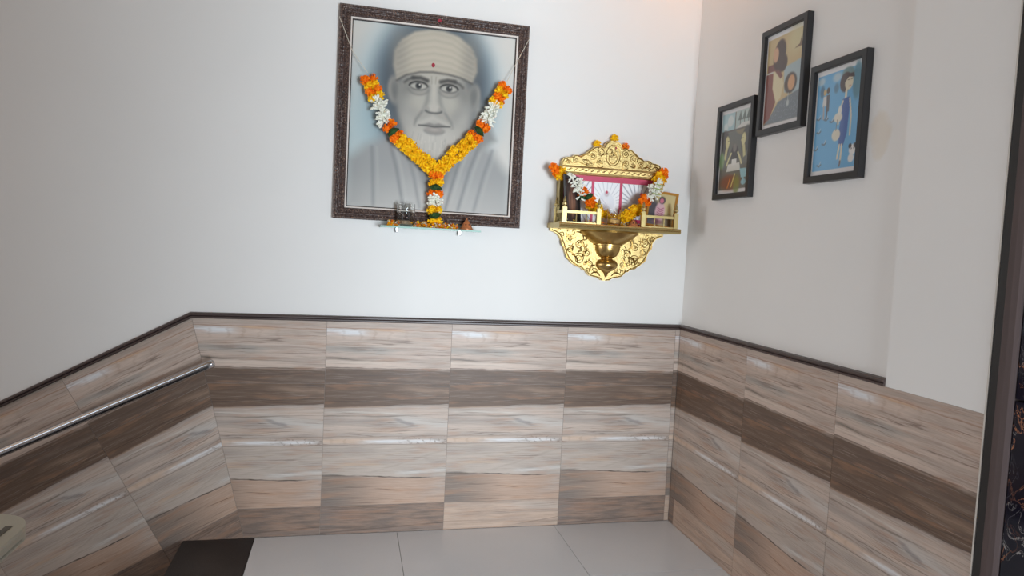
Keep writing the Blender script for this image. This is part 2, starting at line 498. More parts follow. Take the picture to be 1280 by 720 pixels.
# ---- wall tiles
def tile_piece(poly, fn, uvfn, mat, parent):
    """poly: convex outline in wall coordinates; fn(a,b,d) to world; d=0 face, d=PL back"""
    bm = bmesh.new()
    uvl = bm.loops.layers.uv.new('UVMap')
    A = [bm.verts.new(fn(a, b, 0.0)) for a, b in poly]
    B = [bm.verts.new(fn(a, b, 0.0022)) for a, b in poly]
    n = len(poly)
    fs = [(bm.faces.new(A), list(range(n)))]
    for i in range(n):
        j = (i + 1) % n
        fs.append((bm.faces.new([A[i], B[i], B[j], A[j]]), [i, i, j, j]))
    fs.append((bm.faces.new(B[::-1]), list(range(n))[::-1]))
    for f, idx in fs:
        for l, k in zip(f.loops, idx):
            l[uvl].uv = uvfn(*poly[k])
    return obj('tile', bm, mat, parent)

def clip(poly, f):
    """keep the side of the outline where f(p) >= 0"""
    out = []
    for i in range(len(poly)):
        p, q = poly[i], poly[(i + 1) % len(poly)]
        fp, fq = f(p), f(q)
        if fp >= 0: out.append(p)
        if fp * fq < 0:
            t = fp / (fp - fq)
            out.append((p[0] + (q[0] - p[0]) * t, p[1] + (q[1] - p[1]) * t))
    return out

G = 0.0008
M_GROUT = plain('tile_grout', C(158, 146, 138), 0.85)
e0, e1 = slope_pt(3.0, 0), slope_pt(3.0, 1.2)
f1 = slope_pt(0.30, 1.2)
bm = prism(bmesh.new(), [(-0.003, 0.0005), (-0.003, 1.0398), (SX0, 1.0398), e0, e1, f1, (-2.17, 0.0005)], lambda a, b, d: (a, d, b), 0.0024, PL - 0.0004)
obj('tile_bed', bm, M_GROUT, wb)
obj('tile_bed', box(0.0024, PL - 0.0004, -1.8550, -0.0030, 0.0005, 1.0398), M_GROUT, wr)
ROWS = [(0.740, 1.040), (0.440, 0.740), (0.140, 0.440), (0.0, 0.140)]
DES = 'abcd'
mit_len = math.hypot(1, MIT)
def mit_right(p): return ((p[0] - SX0) - MIT * (SZ0 - p[1])) / mit_len - G
def mit_left(p): return -((p[0] - SX0) - MIT * (SZ0 - p[1])) / mit_len - G
fb = lambda a, b, d: (a, d, b)
for k in range(5):
    if k == 0: x0, x1 = -0.026, -0.0
    else: x0, x1 = -0.026 - 0.6 * k, -0.026 - 0.6 * (k - 1)
    for j, (z0, z1) in enumerate(ROWS):
        poly = [(x0 + G, z0 + G), (x1 - G, z0 + G), (x1 - G, z1 - G), (x0 + G, z1 - G)]
        if k == 4: poly = clip(poly, mit_right)
        if len(poly) < 3: continue
        d = DES[j]
        if j == 3 and k == 2: d = 'e'
        if k == 0:
            uvf = lambda a, b, z0=z0, z1=z1, j=j: (0.02 + (a + 0.026), (b - z0) / (z1 - z0))
            if j == 3: d = 'e'
        else:
            uvf = lambda a, b, x0=x0, z0=z0, z1=z1: ((a - x0) / 0.6, (b - z0) / (z1 - z0))
        tile_piece(poly, fb, uvf, TM[d], wb)
# tiles of the stair wall, turned to the slope
inv = lambda x, z: ((SX0 - x) * ca + (SZ0 - z) * sa, (x - SX0) * sa + (SZ0 - z) * ca)
for k in range(0, 5):
    s0, s1 = (-0.45 if k == 0 else 0.6 * k), 0.6 * (k + 1)
    for j in range(4):
        t0, t1 = 0.3 * j, 0.3 * (j + 1)
        poly = [slope_pt(s, t) for s, t in ((s0 + G, t0 + G), (s1 - G, t0 + G), (s1 - G, t1 - G), (s0 + G, t1 - G))]
        if k == 0: poly = clip(poly, mit_left)
        poly = clip(poly, lambda p: p[1] - 0.001 if p[0] > -2.424 else 1.0) if k == 0 and j == 3 else poly
        if len(poly) < 3: continue
        uvf = lambda x, z, k=k, t1=t1: (1 - (inv(x, z)[0] - 0.6 * k) / 0.6, (t1 - inv(x, z)[1]) / 0.3)
        tile_piece(poly, fb, uvf, TM[DES[j]], wb)
# tiles of the right wall
fr = lambda a, b, d: (d, a, b)
for k in range(4):
    if k == 0: y1, y0 = -0.0025, -0.055
    else: y1, y0 = -0.055 - 0.6 * (k - 1), -0.055 - 0.6 * k
    for j, (z0, z1) in enumerate(ROWS):
        poly = [(y0 + G, z0 + G), (y1 - G, z0 + G), (y1 - G, z1 - G), (y0 + G, z1 - G)]
        d = DES[j]
        if j == 3 and k in (1, 2): d = 'e'
        uvf = lambda a, b, y1=y1, z0=z0, z1=z1: ((y1 - a) / 0.6, (b - z0) / (z1 - z0))
        tile_piece(poly, fr, uvf, TM[d], wr)

# ---- brown moulding on top of the tiles (three runs)
prof = [(PL, 0.000), (-0.004, 0.000), (-0.010, 0.004), (-0.010, 0.009), (-0.006, 0.011), (-0.012, 0.015), (-0.012, 0.020), (-0.006, 0.025), (PL, 0.027)]
def run(name, p0, p1, nrm, label, mat, m0=0.0, m1=0.0):
    """moulding from p0 to p1 (x,y,z of the foot); nrm: unit from wall into room; m0/m1: shift of the ends per metre of rise"""
    p0, p1 = Vector(p0), Vector(p1)
    t = (p1 - p0).normalized()
    n = Vector(nrm)
    up = n.cross(t); up = up if up.z > 0 else -up
    bm = bmesh.new()
    A = [bm.verts.new(p0 - n * d + up * h + t * (m0 * h)) for d, h in prof]
    B = [bm.verts.new(p1 - n * d + up * h + t * (m1 * h)) for d, h in prof]
    bm.faces.new(A); bm.faces.new(B[::-1])
    for i in range(len(prof)):
        j = (i + 1) % len(prof)
        bm.faces.new([A[i], B[i], B[j], A[j]])
    return struct(name, bm, mat, label)
hm = math.tan(ANG / 2)
run('trim_1', (SX0, 0, 1.0402), (-0.0, 0, 1.0402), (0, -1, 0), 'dark brown back wall moulding', M_MOULD, m0=-hm)
e = slope_pt(3.0, 0)
run('trim_2', (SX0, 0, 1.0402), (e[0], 0, e[1] + 0.0002), (0, -1, 0), 'dark brown sloping stair moulding', M_MOULD, m0=-hm)
M_MOULD_Y = wood_brown('brown_moulding_side', C(52, 40, 38), C(84, 68, 64), 0.38, 'y')
run('trim_3', (0, -0.013, 1.0402), (0, -1.4815, 1.0402), (-1, 0, 0), 'dark brown right wall moulding', M_MOULD_Y)

# ---- floor of the landing
fl = struct('floor', box(-2.424, 0.02, -3.95, 0.0, -0.12, -0.012), plain('floor_grout', C(128, 122, 116), 0.8), 'pale tiled landing floor')
xs = [-2.1225, -1.456, -0.646, 0.0]
ysr = [-0.0015, -0.572, -1.372, -2.172, -2.972, -3.772, -3.945]
for a in range(3):
    for b in range(len(ysr) - 1):
        obj('floor_tile', box(xs[a] + 0.001, xs[a + 1] - (0.001 if a < 2 else 0.0), ysr[b + 1] + 0.001, ysr[b] - 0.001, -0.012, 0.0, 0.0006), M_FLOOR, fl)

# ---- stair of black granite going down to the left
st = tag(bpy.data.objects.new('staircase', None), 'black granite stair going down along the tiled wall', 'stairs', kind='structure')
COL.objects.link(st); st.location = (-3.7, -0.75, -1.619)
obj('tread', box(-2.440, -2.1235, -3.945, -0.0015, -0.022, 0.0, 0.003), M_GRANITE, st)
RUN, RISE, WID = 0.30, 0.162, -1.53
for i in range(9):
    x1 = -2.424 - RUN * i
    z1 = -RISE * (i + 1)
    obj('riser', box(x1 - 0.012, x1, WID, -0.0015, z1, z1 + RISE - 0.0225), M_GRANITE, st)
    obj('tread', box(x1 - RUN - 0.016, x1 - 0.0125, WID, -0.0015, z1 - 0.022, z1, 0.003), M_GRANITE, st)
bm = bmesh.new()
pts = [(-2.437, -0.13)]
for i in range(9):
    x1 = -2.437 - RUN * i; z1 = -RISE * (i + 1) - 0.0225
    pts += [(x1, z1), (x1 - RUN, z1)]
pts += [(-2.437 - 9 * RUN, -1.619), (-2.437, -1.619)]
obj('stair_slab', prism(bm, pts, lambda a, b, d: (a, d, b), WID + 0.01, -0.002), M_PLASTER, st)
struct('floor_lower', box(-8.3, -2.44, -3.95, 0.0, -1.74, -1.62), M_FLOOR, 'lower stairwell floor')

# ---- guard rail at the landing edge: cream coping on steel posts
gr = thing('guard_rail', 'cream round-ended guard rail with a grooved top beside the stair', 'railing', (-2.53, -2.6, 0.0))
gx0, gx1, gy = -2.625, -2.425, -1.70
rr = (gx1 - gx0) / 2
out = [(gx1, -3.945)] + [((gx0 + gx1) / 2 + rr * math.cos(a), gy + rr * math.sin(a)) for a in np.linspace(0, math.pi, 25)] + [(gx0, -3.945)]
bm = prism(bmesh.new(), out, lambda a, b, d: (a, b, d), 0.720, 0.752)
bmesh.ops.bevel(bm, geom=[e_ for e_ in bm.edges if abs(e_.verts[0].co.z - e_.verts[1].co.z) < 1e-6], offset=0.010, segments=3, affect='EDGES')
cop = obj('coping', bm, M_CREAM, gr, True)
obj('groove', box(-2.466, -2.452, -3.9, gy + 0.02, 0.7505, 0.7530), M_GROOVE, cop)
for y in (-2.15, -2.7, -3.25, -3.8):
    obj('post', tube(bmesh.new(), [(-2.43 - 0.06, y, 0.0), (-2.43 - 0.06, y, 0.7195)], 0.02, 14), M_STEEL, gr, True)
    obj('post_foot', box(-2.49 - 0.035, -2.49 + 0.035, y - 0.035, y + 0.035, -0.0222, 0.004), M_STEEL, gr)
obj('landing_edge', box(-2.56, -2.4405, -3.945, WID - 0.003, -0.12, -0.0225), M_GRANITE, st)

# ---- stainless handrail on the stair wall
hr0, hr1 = Vector((-2.318, -0.085, 0.846)), Vector((-5.0, -0.085, 0.846 - (5.0 - 2.318) * 0.473))
t = (hr1 - hr0).normalized()
hr = thing('handrail', 'round stainless steel handrail sloping down along the tiled stair wall', 'handrail', tuple(hr0))
R_ = 0.0195
pts = [hr0 - t * (R_ * 0.55 * math.sin(a)) + Vector((0, 0, 0)) for a in (math.pi / 2, math.pi / 3, math.pi / 6)] + [hr0, hr0 + t * 0.02, hr1]
obj('rail_tube', tube(bmesh.new(), pts, [R_ * 0.25, R_ * 0.62, R_ * 0.90, R_, R_, R_], 24), M_STEEL, hr, True)
for s in (0.22, 1.35, 2.5):
    p = hr0 + t * s
    obj('wall_bracket', tube(bmesh.new(), [(p.x, -0.0002, p.z), (p.x, -0.075, p.z)], 0.007, 10), M_STEEL, hr, True)
    obj('bracket_flange', tube(bmesh.new(), [(p.x, -0.0002, p.z), (p.x, -0.004, p.z)], 0.013, 16), M_STEEL, hr, True)

# ------------------------------------------------------------------ prints: flat pictures painted on a fine grid
class Canvas:
    def __init__(s, w, h, nx, base):
        ny = int(round(nx * h / w))
        s.w, s.h, s.nx, s.ny = w, h, nx, ny
        s.X, s.Y = np.meshgrid(np.linspace(0, 1, nx), np.linspace(0, 1, ny))
        s.asp = h / w
        s.im = np.ones((ny, nx, 3)) * np.array(base, float)
    def put(s, mask, col, alpha=1.0):
        m = np.clip(mask, 0, 1)[..., None] * alpha
        s.im = s.im * (1 - m) + np.array(col, float) * m
    def sm(s, d, soft):
        t = np.clip(0.5 - d / (2 * soft), 0, 1)
        return t * t * (3 - 2 * t)
    def ell(s, cx, cy, rx, ry, col, soft=0.006, alpha=1.0, ang=0.0):
        """radii in units of the canvas width"""
        dx, dy = s.X - cx, (s.Y - cy) * s.asp
        c, n = math.cos(ang), math.sin(ang)
        a, b = dx * c + dy * n, -dx * n + dy * c
        q = np.sqrt((a / rx) ** 2 + (b / ry) ** 2 + 1e-9)
        s.put(s.sm((q - 1) * min(rx, ry), soft), col, alpha)
    def line(s, pts, w, col, soft=0.004, alpha=1.0):
        d = np.full(s.X.shape, 9.0)
        for (x0, y0), (x1, y1) in zip(pts[:-1], pts[1:]):
            y0, y1 = y0 * s.asp, y1 * s.asp
            px, py = s.X - x0, s.Y * s.asp - y0
            vx, vy = x1 - x0, y1 - y0
            t_ = np.clip((px * vx + py * vy) / (vx * vx + vy * vy + 1e-12), 0, 1)
            d = np.minimum(d, np.hypot(px - vx * t_, py - vy * t_))
        s.put(s.sm(d - w / 2, soft), col, alpha)
    def arc(s, cx, cy, rx, ry, a0, a1, w, col, soft=0.004, alpha=1.0):
        s.line([(cx + rx * math.cos(a), cy + ry * math.sin(a) / s.asp) for a in np.linspace(a0, a1, 15)], w, col, soft, alpha)
    def poly(s, pts, col, soft=0.004, alpha=1.0):
        ins = np.zeros(s.X.shape, bool); d = np.full(s.X.shape, 9.0)
        Y = s.Y * s.asp
        P = [(x, y * s.asp) for x, y in pts]
        for (x0, y0), (x1, y1) in zip(P, P[1:] + P[:1]):
            cr = ((y0 > Y) != (y1 > Y))
            with np.errstate(divide='ignore', invalid='ignore'):
                xi = (x1 - x0) * (Y - y0) / (y1 - y0 if y1 != y0 else 1e-12) + x0
            ins ^= cr & (s.X < xi)
            px, py, vx, vy = s.X - x0, Y - y0, x1 - x0, y1 - y0
            t_ = np.clip((px * vx + py * vy) / (vx * vx + vy * vy + 1e-12), 0, 1)
            d = np.minimum(d, np.hypot(px - vx * t_, py - vy * t_))
        s.put(s.sm(np.where(ins, -d, d), soft), col, alpha)
    def rect(s, x0, x1, y0, y1, col, alpha=1.0):
        s.poly([(x0, y0), (x1, y0), (x1, y1), (x0, y1)], col, 0.003, alpha)
    def build(s, name, org, ux, uy, mat, parent):
        """org: lower left corner in the world, ux / uy unit directions"""
        org, ux, uy = np.array(org), np.array(ux), np.array(uy)
        co = org + s.X.reshape(-1, 1) * s.w * ux + s.Y.reshape(-1, 1) * s.h * uy
        me = bpy.data.meshes.new(name)
        nx, ny = s.nx, s.ny
        i = np.arange(nx - 1); j = np.arange(ny - 1)
        I, J = np.meshgrid(i, j)
        a = (J * nx + I).ravel()
        f = np.stack([a, a + 1, a + nx + 1, a + nx], 1)
        me.vertices.add(len(co)); me.vertices.foreach_set('co', co.astype(np.float32).ravel())
        me.loops.add(f.size); me.loops.foreach_set('vertex_index', f.astype(np.int32).ravel())
        me.polygons.add(len(f)); me.polygons.foreach_set('loop_start', np.arange(0, f.size, 4, dtype=np.int32))
        me.update(calc_edges=True)
        at = me.color_attributes.new('print', 'FLOAT_COLOR', 'POINT')
        c = np.clip(s.im.reshape(-1, 3) / 255.0, 0, 1)
        l = np.where(c <= 0.04045, c / 12.92, ((c + 0.055) / 1.055) ** 2.4)
        at.data.foreach_set('color', np.concatenate([l, np.ones((len(l), 1))], 1).astype(np.float32).ravel())
        me.validate()
        return mesh_obj(name, me, mat, parent)

def print_mat(name, rough, coat=0.0):
    N = NT(name, rough)
    N.b.inputs['Coat Weight'].default_value = coat
    N.b.inputs['Coat Roughness'].default_value = 0.06
    return N.out(N.attr('print'))
M_PAINT = print_mat('portrait_paint', 0.6, 0.0)
M_PRINT = print_mat('glazed_print', 0.5, 0.6)
M_CARD = print_mat('printed_card', 0.5, 0.0)

# ------------------------------------------------------------------ the large portrait
PX0, PX1, PZ0, PZ1 = -1.818, -0.914, 1.530, 2.518
BK = 0.010                                     # back of the frame, just off the plaster
por = thing('framed_portrait', 'large grey portrait of a man in a head wrap in a carved dark brown frame', 'picture', ((PX0 + PX1) / 2, BK, PZ0))
def frame_mat():
    N = NT('carved_brown_frame', 0.42)
    x, y, z = N.xyz()
    p = N.vec(x, y, z)
    v = N.voronoi(p, 95)
    n = N.noise(p, 130, 3)
    col = N.mix(N.ss(n, 0.3, 0.7), C(52, 38, 35), C(92, 72, 66))
    col = N.mix(N.ss(n, 0.60, 0.72) * 0.8, col, C(170, 148, 128))
    N.bump(v + n * 0.6, 0.7, 0.004)
    return N.out(col)
M_FRAME = frame_mat()
M_LIP = plain('silver_lip', C(236, 226, 218), 0.4, 0.0)
M_FRDARK = plain('dark_frame_groove', C(44, 36, 35), 0.5)
M_BEAD = plain('frame_beading', C(120, 98, 86), 0.35, 0.2, 0.2, 120)
# profile: distance inward from the outer edge, height off the wall
fp = [(0.0, 0.0), (0.0, 0.030), (0.004, 0.036), (0.010, 0.036), (0.013, 0.032), (0.018, 0.030), (0.022, 0.034),
      (0.026, 0.034), (0.030, 0.028), (0.034, 0.026), (0.044, 0.031), (0.050, 0.027), (0.052, 0.022), (0.052, 0.0)]
lp = [(0.0523, 0.0), (0.0523, 0.024), (0.055, 0.026), (0.059, 0.022), (0.059, 0.0)]
def mitred(name, prof_, mat, rect, parent, conv, smooth=True):
    """four mitred rails around a rectangle; conv(a,b,h) gives the world point"""
    a0, a1, b0, b1 = rect
    res = []
    cs = [(a0, b0, 1, 1), (a1, b0, -1, 1), (a1, b1, -1, -1), (a0, b1, 1, -1)]
    for k in range(4):
        bm = bmesh.new()
        P, Q = cs[k], cs[(k + 1) % 4]
        A = [bm.verts.new(conv(P[0] + P[2] * d, P[1] + P[3] * d, h)) for d, h in prof_]
        B = [bm.verts.new(conv(Q[0] + Q[2] * d, Q[1] + Q[3] * d, h)) for d, h in prof_]
        bm.faces.new(A); bm.faces.new(B[::-1])
        for i in range(len(prof_)):
            j = (i + 1) % len(prof_)
            bm.faces.new([A[i], B[i], B[j], A[j]])
        res.append(obj(name, bm, mat, parent))
    return res
pc = lambda a, b, h: (a, BK - h, b)
rails = mitred('frame_rail', fp, M_FRAME, (PX0, PX1, PZ0, PZ1), por, pc)
mitred('inner_lip', lp, M_LIP, (PX0, PX1, PZ0, PZ1), por, pc)
mitred('inner_shadow_strip', [(0.0592, 0.0), (0.0592, 0.014), (0.0635, 0.012), (0.0635, 0.0)], M_FRDARK, (PX0, PX1, PZ0, PZ1), por, pc)  # dark strip standing in for the shadow line inside the lip
# rows of carved beads along each rail
for rl, (ax, fix, lo, hi, sg) in zip(rails, ((0, PZ0, PX0, PX1, 1), (1, PX1, PZ0, PZ1, -1), (0, PZ1, PX0, PX1, -1), (1, PX0, PZ0, PZ1, 1))):
    bm = bmesh.new()
    for ins, hh, step, r in ((0.007, 0.036, 0.0085, 0.0030), (0.039, 0.029, 0.012, 0.0042)):
        n = int((hi - lo - 2 * ins) / step)
        for i in range(n):
            a = lo + ins + (i + 0.5) * (hi - lo - 2 * ins) / n
            q = fix + sg * ins
            c = pc(a, q, hh) if ax == 0 else pc(q, a, hh)
            vv = [Vector(c) + Vector(o) * r for o in ((1, 0, 0), (-1, 0, 0), (0, 0, 1), (0, 0, -1), (0, -0.8, 0))]
            vv = [bm.verts.new(p) for p in vv]
            for tri in ((0, 2, 4), (2, 1, 4), (1, 3, 4), (3, 0, 4)):
                bm.faces.new([vv[t_] for t_ in tri])
    b_ = obj('carved_beading', bm, M_BEAD, rl); b_['kind'] = 'stuff'

ip = (PX0 + 0.059, PX1 - 0.059, PZ0 + 0.059, PZ1 - 0.059)
obj('backing_board', box(PX0 + 0.01, PX1 - 0.01, BK - 0.006, BK, PZ0 + 0.01, PZ1 - 0.01), M_FRDARK, por)
cv = Canvas(ip[1] - ip[0], ip[3] - ip[2], 250, (188, 190, 192))
# soft grey-blue surround
cv.im[:] = (204, 206, 207)
cv.ell(0.48, 0.64, 0.44, 0.50, (150, 184, 202), 0.12, 0.62)
cv.ell(0.50, 0.69, 0.345, 0.42, (84, 92, 102), 0.10, 0.95)
cv.ell(0.30, 0.50, 0.16, 0.30, (96, 106, 116), 0.12, 0.7)
cv.ell(0.06, 0.34, 0.14, 0.30, (168, 194, 206), 0.12, 0.6)
# robe and shoulders
cv.poly([(0.0, 0.0), (1.0, 0.0), (1.0, 0.22), (0.88, 0.36), (0.70, 0.44), (0.30, 0.42), (0.10, 0.34), (0.0, 0.26)], (158, 162, 166), 0.05, 0.95)
cv.ell(0.5, -0.02, 0.62, 0.16, (192, 194, 196), 0.16, 0.7)
for x0, x1, y1, a in ((0.60, 0.72, 0.40, .6), (0.68, 0.80, 0.40, .5), (0.78, 0.88, 0.36, .4), (0.34, 0.24, 0.38, .5), (0.44, 0.36, 0.30, .4), (0.56, 0.60, 0.28, .4), (0.16, 0.14, 0.33, .4)):
    cv.line([(x0, 0.02), ((x0 + x1) / 2, y1 * 0.6), (x1, y1)], 0.016, (120, 126, 132), 0.014, a)
    cv.line([(x0 + 0.03, 0.02), ((x0 + x1) / 2 + 0.03, y1 * 0.6), (x1 + 0.03, y1)], 0.014, (182, 186, 188), 0.012, a * 0.8)
cv.poly([(0.40, 0.30), (0.66, 0.30), (0.60, 0.14), (0.52, 0.06), (0.46, 0.14)], (124, 128, 132), 0.04, 0.7)
# cloth behind the neck
cv.poly([(0.72, 0.70), (0.80, 0.62), (0.90, 0.42), (0.80, 0.36), (0.68, 0.46)], (142, 146, 148), 0.03, 0.85)
cv.line([(0.77, 0.62), (0.78, 0.50), (0.74, 0.42)], 0.02, (172, 174, 174), 0.015, 0.6)
# ears
for ex, s_ in ((0.262, 1), (0.748, -1)):
    cv.ell(ex, 0.645, 0.042, 0.085, (146, 148, 148), 0.012, 1.0, 0.12 * s_)
    cv.ell(ex + 0.006 * s_, 0.65, 0.022, 0.055, (108, 112, 114), 0.014, 0.7, 0.12 * s_)
# face
cv.ell(0.503, 0.60, 0.222, 0.28, (164, 165, 163), 0.02)
cv.ell(0.52, 0.47, 0.185, 0.185, (164, 165, 163), 0.03)
cv.ell(0.49, 0.70, 0.15, 0.06, (182, 181, 176), 0.05, 0.7)
cv.ell(0.325, 0.57, 0.05, 0.17, (122, 125, 126), 0.045, 0.7)
cv.ell(0.69, 0.58, 0.05, 0.18, (126, 129, 130), 0.045, 0.7)
for cx in (0.40, 0.60):
    cv.ell(cx, 0.60, 0.07, 0.05, (178, 178, 174), 0.045, 0.7)
    cv.ell(cx, 0.680, 0.070, 0.038, (132, 133, 132), 0.03, 0.65)
# beard: short and white
cv.ell(0.52, 0.385, 0.155, 0.105, (188, 189, 188), 0.05, 0.85)
cv.ell(0.355, 0.47, 0.045, 0.12, (184, 185, 184), 0.035, 0.6, 0.25)
cv.ell(0.68, 0.48, 0.045, 0.12, (186, 187, 186), 0.035, 0.6, -0.25)
for i in range(60):
    a = rng.uniform(0.30, 0.74); b = rng.uniform(0.30, 0.44)
    if ((a - 0.52) / 0.16) ** 2 + ((b - 0.38) * cv.asp / 0.11) ** 2 > 1: continue
    cv.line([(a, b), (a + (a - 0.52) * 0.06, b - 0.035)], 0.005, (204, 204, 202) if i % 2 else (156, 158, 158), 0.004, 0.45)
# eyes and brows
for cx, s_ in ((0.405, 1), (0.592, -1)):
    cv.ell(cx, 0.680, 0.048, 0.015, (178, 179, 176), 0.008)
    cv.ell(cx, 0.682, 0.019, 0.018, (74, 76, 78), 0.006)
    cv.ell(cx, 0.684, 0.009, 0.009, (38, 39, 40), 0.004)
    cv.ell(cx + 0.006, 0.689, 0.005, 0.005, (214, 214, 212), 0.003)
    cv.arc(cx, 0.678, 0.056, 0.030, 0.15, math.pi - 0.15, 0.010, (58, 58, 58), 0.006, 0.9)
    cv.arc(cx, 0.684, 0.054, 0.026, math.pi + 0.3, 2 * math.pi - 0.3, 0.006, (112, 112, 112), 0.006, 0.8)
    cv.arc(cx, 0.676, 0.066, 0.046, math.pi + 0.4, 2 * math.pi - 0.4, 0.008, (128, 130, 130), 0.010, 0.7)
    cv.line([(cx + 0.052 * s_, 0.716), (cx + 0.01 * s_, 0.727), (cx - 0.035 * s_, 0.724)], 0.022, (74, 74, 74), 0.012, 0.9)
    cv.line([(cx - 0.030 * s_, 0.724), (cx - 0.065 * s_, 0.712), (cx - 0.085 * s_, 0.696)], 0.012, (84, 84, 84), 0.012, 0.85)
for dx in (-0.012, 0.010):
    cv.line([(0.497 + dx, 0.70), (0.497 + dx * 1.3, 0.74)], 0.005, (134, 134, 132), 0.006, 0.6)
# nose
cv.line([(0.468, 0.68), (0.462, 0.61), (0.448, 0.565)], 0.018, (134, 136, 136), 0.018, 0.7)
cv.line([(0.534, 0.68), (0.540, 0.61), (0.556, 0.565)], 0.018, (138, 140, 140), 0.018, 0.7)
cv.line([(0.500, 0.69), (0.502, 0.60)], 0.026, (192, 191, 187), 0.022, 0.7)
cv.ell(0.503, 0.568, 0.034, 0.030, (184, 183, 180), 0.016, 0.9)
cv.ell(0.455, 0.560, 0.022, 0.020, (158, 159, 158), 0.010, 0.9)
cv.ell(0.552, 0.560, 0.022, 0.020, (160, 161, 160), 0.010, 0.9)
cv.arc(0.503, 0.556, 0.050, 0.016, math.pi + 0.3, 2 * math.pi - 0.3, 0.010, (92, 94, 95), 0.008, 0.85)
# cheek folds, moustache, mouth
cv.line([(0.432, 0.545), (0.398, 0.50), (0.392, 0.47)], 0.012, (124, 127, 128), 0.014, 0.7)
cv.line([(0.575, 0.545), (0.612, 0.50), (0.622, 0.47)], 0.012, (128, 131, 132), 0.014, 0.7)
cv.poly([(0.41, 0.488), (0.50, 0.530), (0.60, 0.490), (0.62, 0.470), (0.51, 0.498), (0.395, 0.468)], (182, 182, 180), 0.016, 0.85)
cv.poly([(0.425, 0.470), (0.48, 0.487), (0.508, 0.481), (0.54, 0.488), (0.598, 0.474), (0.51, 0.462)], (138, 138, 138), 0.008, 0.95)
cv.ell(0.512, 0.450, 0.060, 0.024, (150, 148, 147), 0.010, 0.95)
cv.ell(0.512, 0.452, 0.03, 0.010, (176, 174, 172), 0.012, 0.7)
cv.line([(0.415, 0.470), (0.47, 0.470), (0.51, 0.466), (0.56, 0.471), (0.608, 0.474)], 0.006, (84, 85, 86), 0.006, 0.9)
cv.arc(0.512, 0.448, 0.06, 0.024, math.pi + 0.3, 2 * math.pi - 0.3, 0.012, (128, 130, 132), 0.012, 0.6)
# head wrap
wrap = [(0.272, 0.700), (0.33, 0.735), (0.41, 0.757), (0.49, 0.764), (0.58, 0.760), (0.66, 0.748), (0.733, 0.722), (0.762, 0.79), (0.755, 0.86), (0.715, 0.925), (0.64, 0.972), (0.55, 0.992),
        (0.46, 0.992), (0.37, 0.972), (0.295, 0.925), (0.252, 0.86), (0.248, 0.78)]
cv.poly(wrap, (176, 173, 165), 0.014)
cv.ell(0.50, 0.87, 0.17, 0.12, (188, 184, 175), 0.08, 0.7)
cv.ell(0.72, 0.84, 0.05, 0.15, (142, 143, 140), 0.05, 0.6)
cv.ell(0.28, 0.83, 0.045, 0.14, (146, 146, 143), 0.05, 0.6)
for i, (dy, b) in enumerate(((0.018, .5), (0.05, .45), (0.085, .5), (0.12, .4), (0.155, .45), (0.19, .35))):
    cv.line([(0.275, 0.715 + dy * 0.9), (0.37, 0.758 + dy), (0.49, 0.780 + dy * 1.02), (0.60, 0.772 + dy), (0.735, 0.735 + dy * 0.8)], 0.008, (146, 146, 142), 0.014, b * 0.6)
    cv.line([(0.275, 0.727 + dy * 0.9), (0.37, 0.770 + dy), (0.49, 0.793 + dy * 1.02), (0.60, 0.785 + dy), (0.735, 0.748 + dy * 0.8)], 0.006, (196, 192, 184), 0.012, b * 0.5)
cv.line([(0.272, 0.700), (0.33, 0.735), (0.41, 0.757), (0.49, 0.764), (0.58, 0.760), (0.66, 0.748), (0.733, 0.722)], 0.010, (92, 92, 92), 0.010, 0.8)
cv.im = np.clip(((cv.im - 160) * 1.20 + 148) * np.array((1.03, 1.0, 0.96)), 0, 255)
cv.build('painting', (ip[0], BK - 0.0065, ip[2]), (1, 0, 0), (0, 0, 1), M_PAINT, por)
bm = bmesh.new()
cx, cz = ip[0] + 0.489 * cv.w, ip[2] + 0.802 * cv.h
prism(bm, [(cx + 0.0085 * math.cos(a), cz + 0.0105 * math.sin(a)) for a in np.linspace(0, 2 * math.pi, 16, endpoint=False)], lambda a, b, d: (a, d, b), BK - 0.0070, BK - 0.0085)
tag(obj('red_dot', bm, plain('vermilion', C(150, 34, 52), 0.7), por), 'small round red mark')
bm = bmesh.new()
cx, cz = (PX0 + PX1) / 2 + 0.01, PZ1 - 0.028
prism(bm, [(cx + 0.009 * math.cos(a), cz + 0.008 * math.sin(a)) for a in np.linspace(0, 2 * math.pi, 10, endpoint=False)], lambda a, b, d: (a, d, b), BK - 0.032, BK - 0.0375)
tag(obj('red_dot', bm, bpy.data.materials['vermilion'], por), 'red mark on the frame')

# ------------------------------------------------------------------ flowers
def petal_ball(name, r, rings, pet, mat, seed):
    rd = random.Random(seed)
    bm = bmesh.new()
    bmesh.ops.create_icosphere(bm, subdivisions=1, radius=r * 0.72)
    for i in range(rings):
        th = math.pi * (0.10 + 0.80 * i / (rings - 1))
        n = max(3, int(pet * math.sin(th) + 0.5))
        for k in range(n):
            ph = 2 * math.pi * (k + 0.5 * (i % 2)) / n + rd.uniform(-.25, .25)
            th2 = th + rd.uniform(-.15, .15)
            d = Vector((math.sin(th2) * math.cos(ph), math.sin(th2) * math.sin(ph), math.cos(th2)))
            a = d.orthogonal().normalized(); b = d.cross(a)
            rot = rd.uniform(0, 6.28)
            a, b = a * math.cos(rot) + b * math.sin(rot), b * math.cos(rot) - a * math.sin(rot)
            w = r * 0.34
            rr_ = r * rd.uniform(0.88, 1.10)
            q = [d * r * 0.6 - a * w * 0.4, d * r * 0.6 + a * w * 0.4, d * rr_ + a * w + b * w * 0.4, d * rr_ * 1.04 + b * w * 0.6, d * rr_ - a * w + b * w * 0.4]
            bm.faces.new([bm.verts.new(p) for p in q])
    me = bpy.data.meshes.new(name); bm.to_mesh(me); bm.free()
    me.materials.append(mat)
    return me
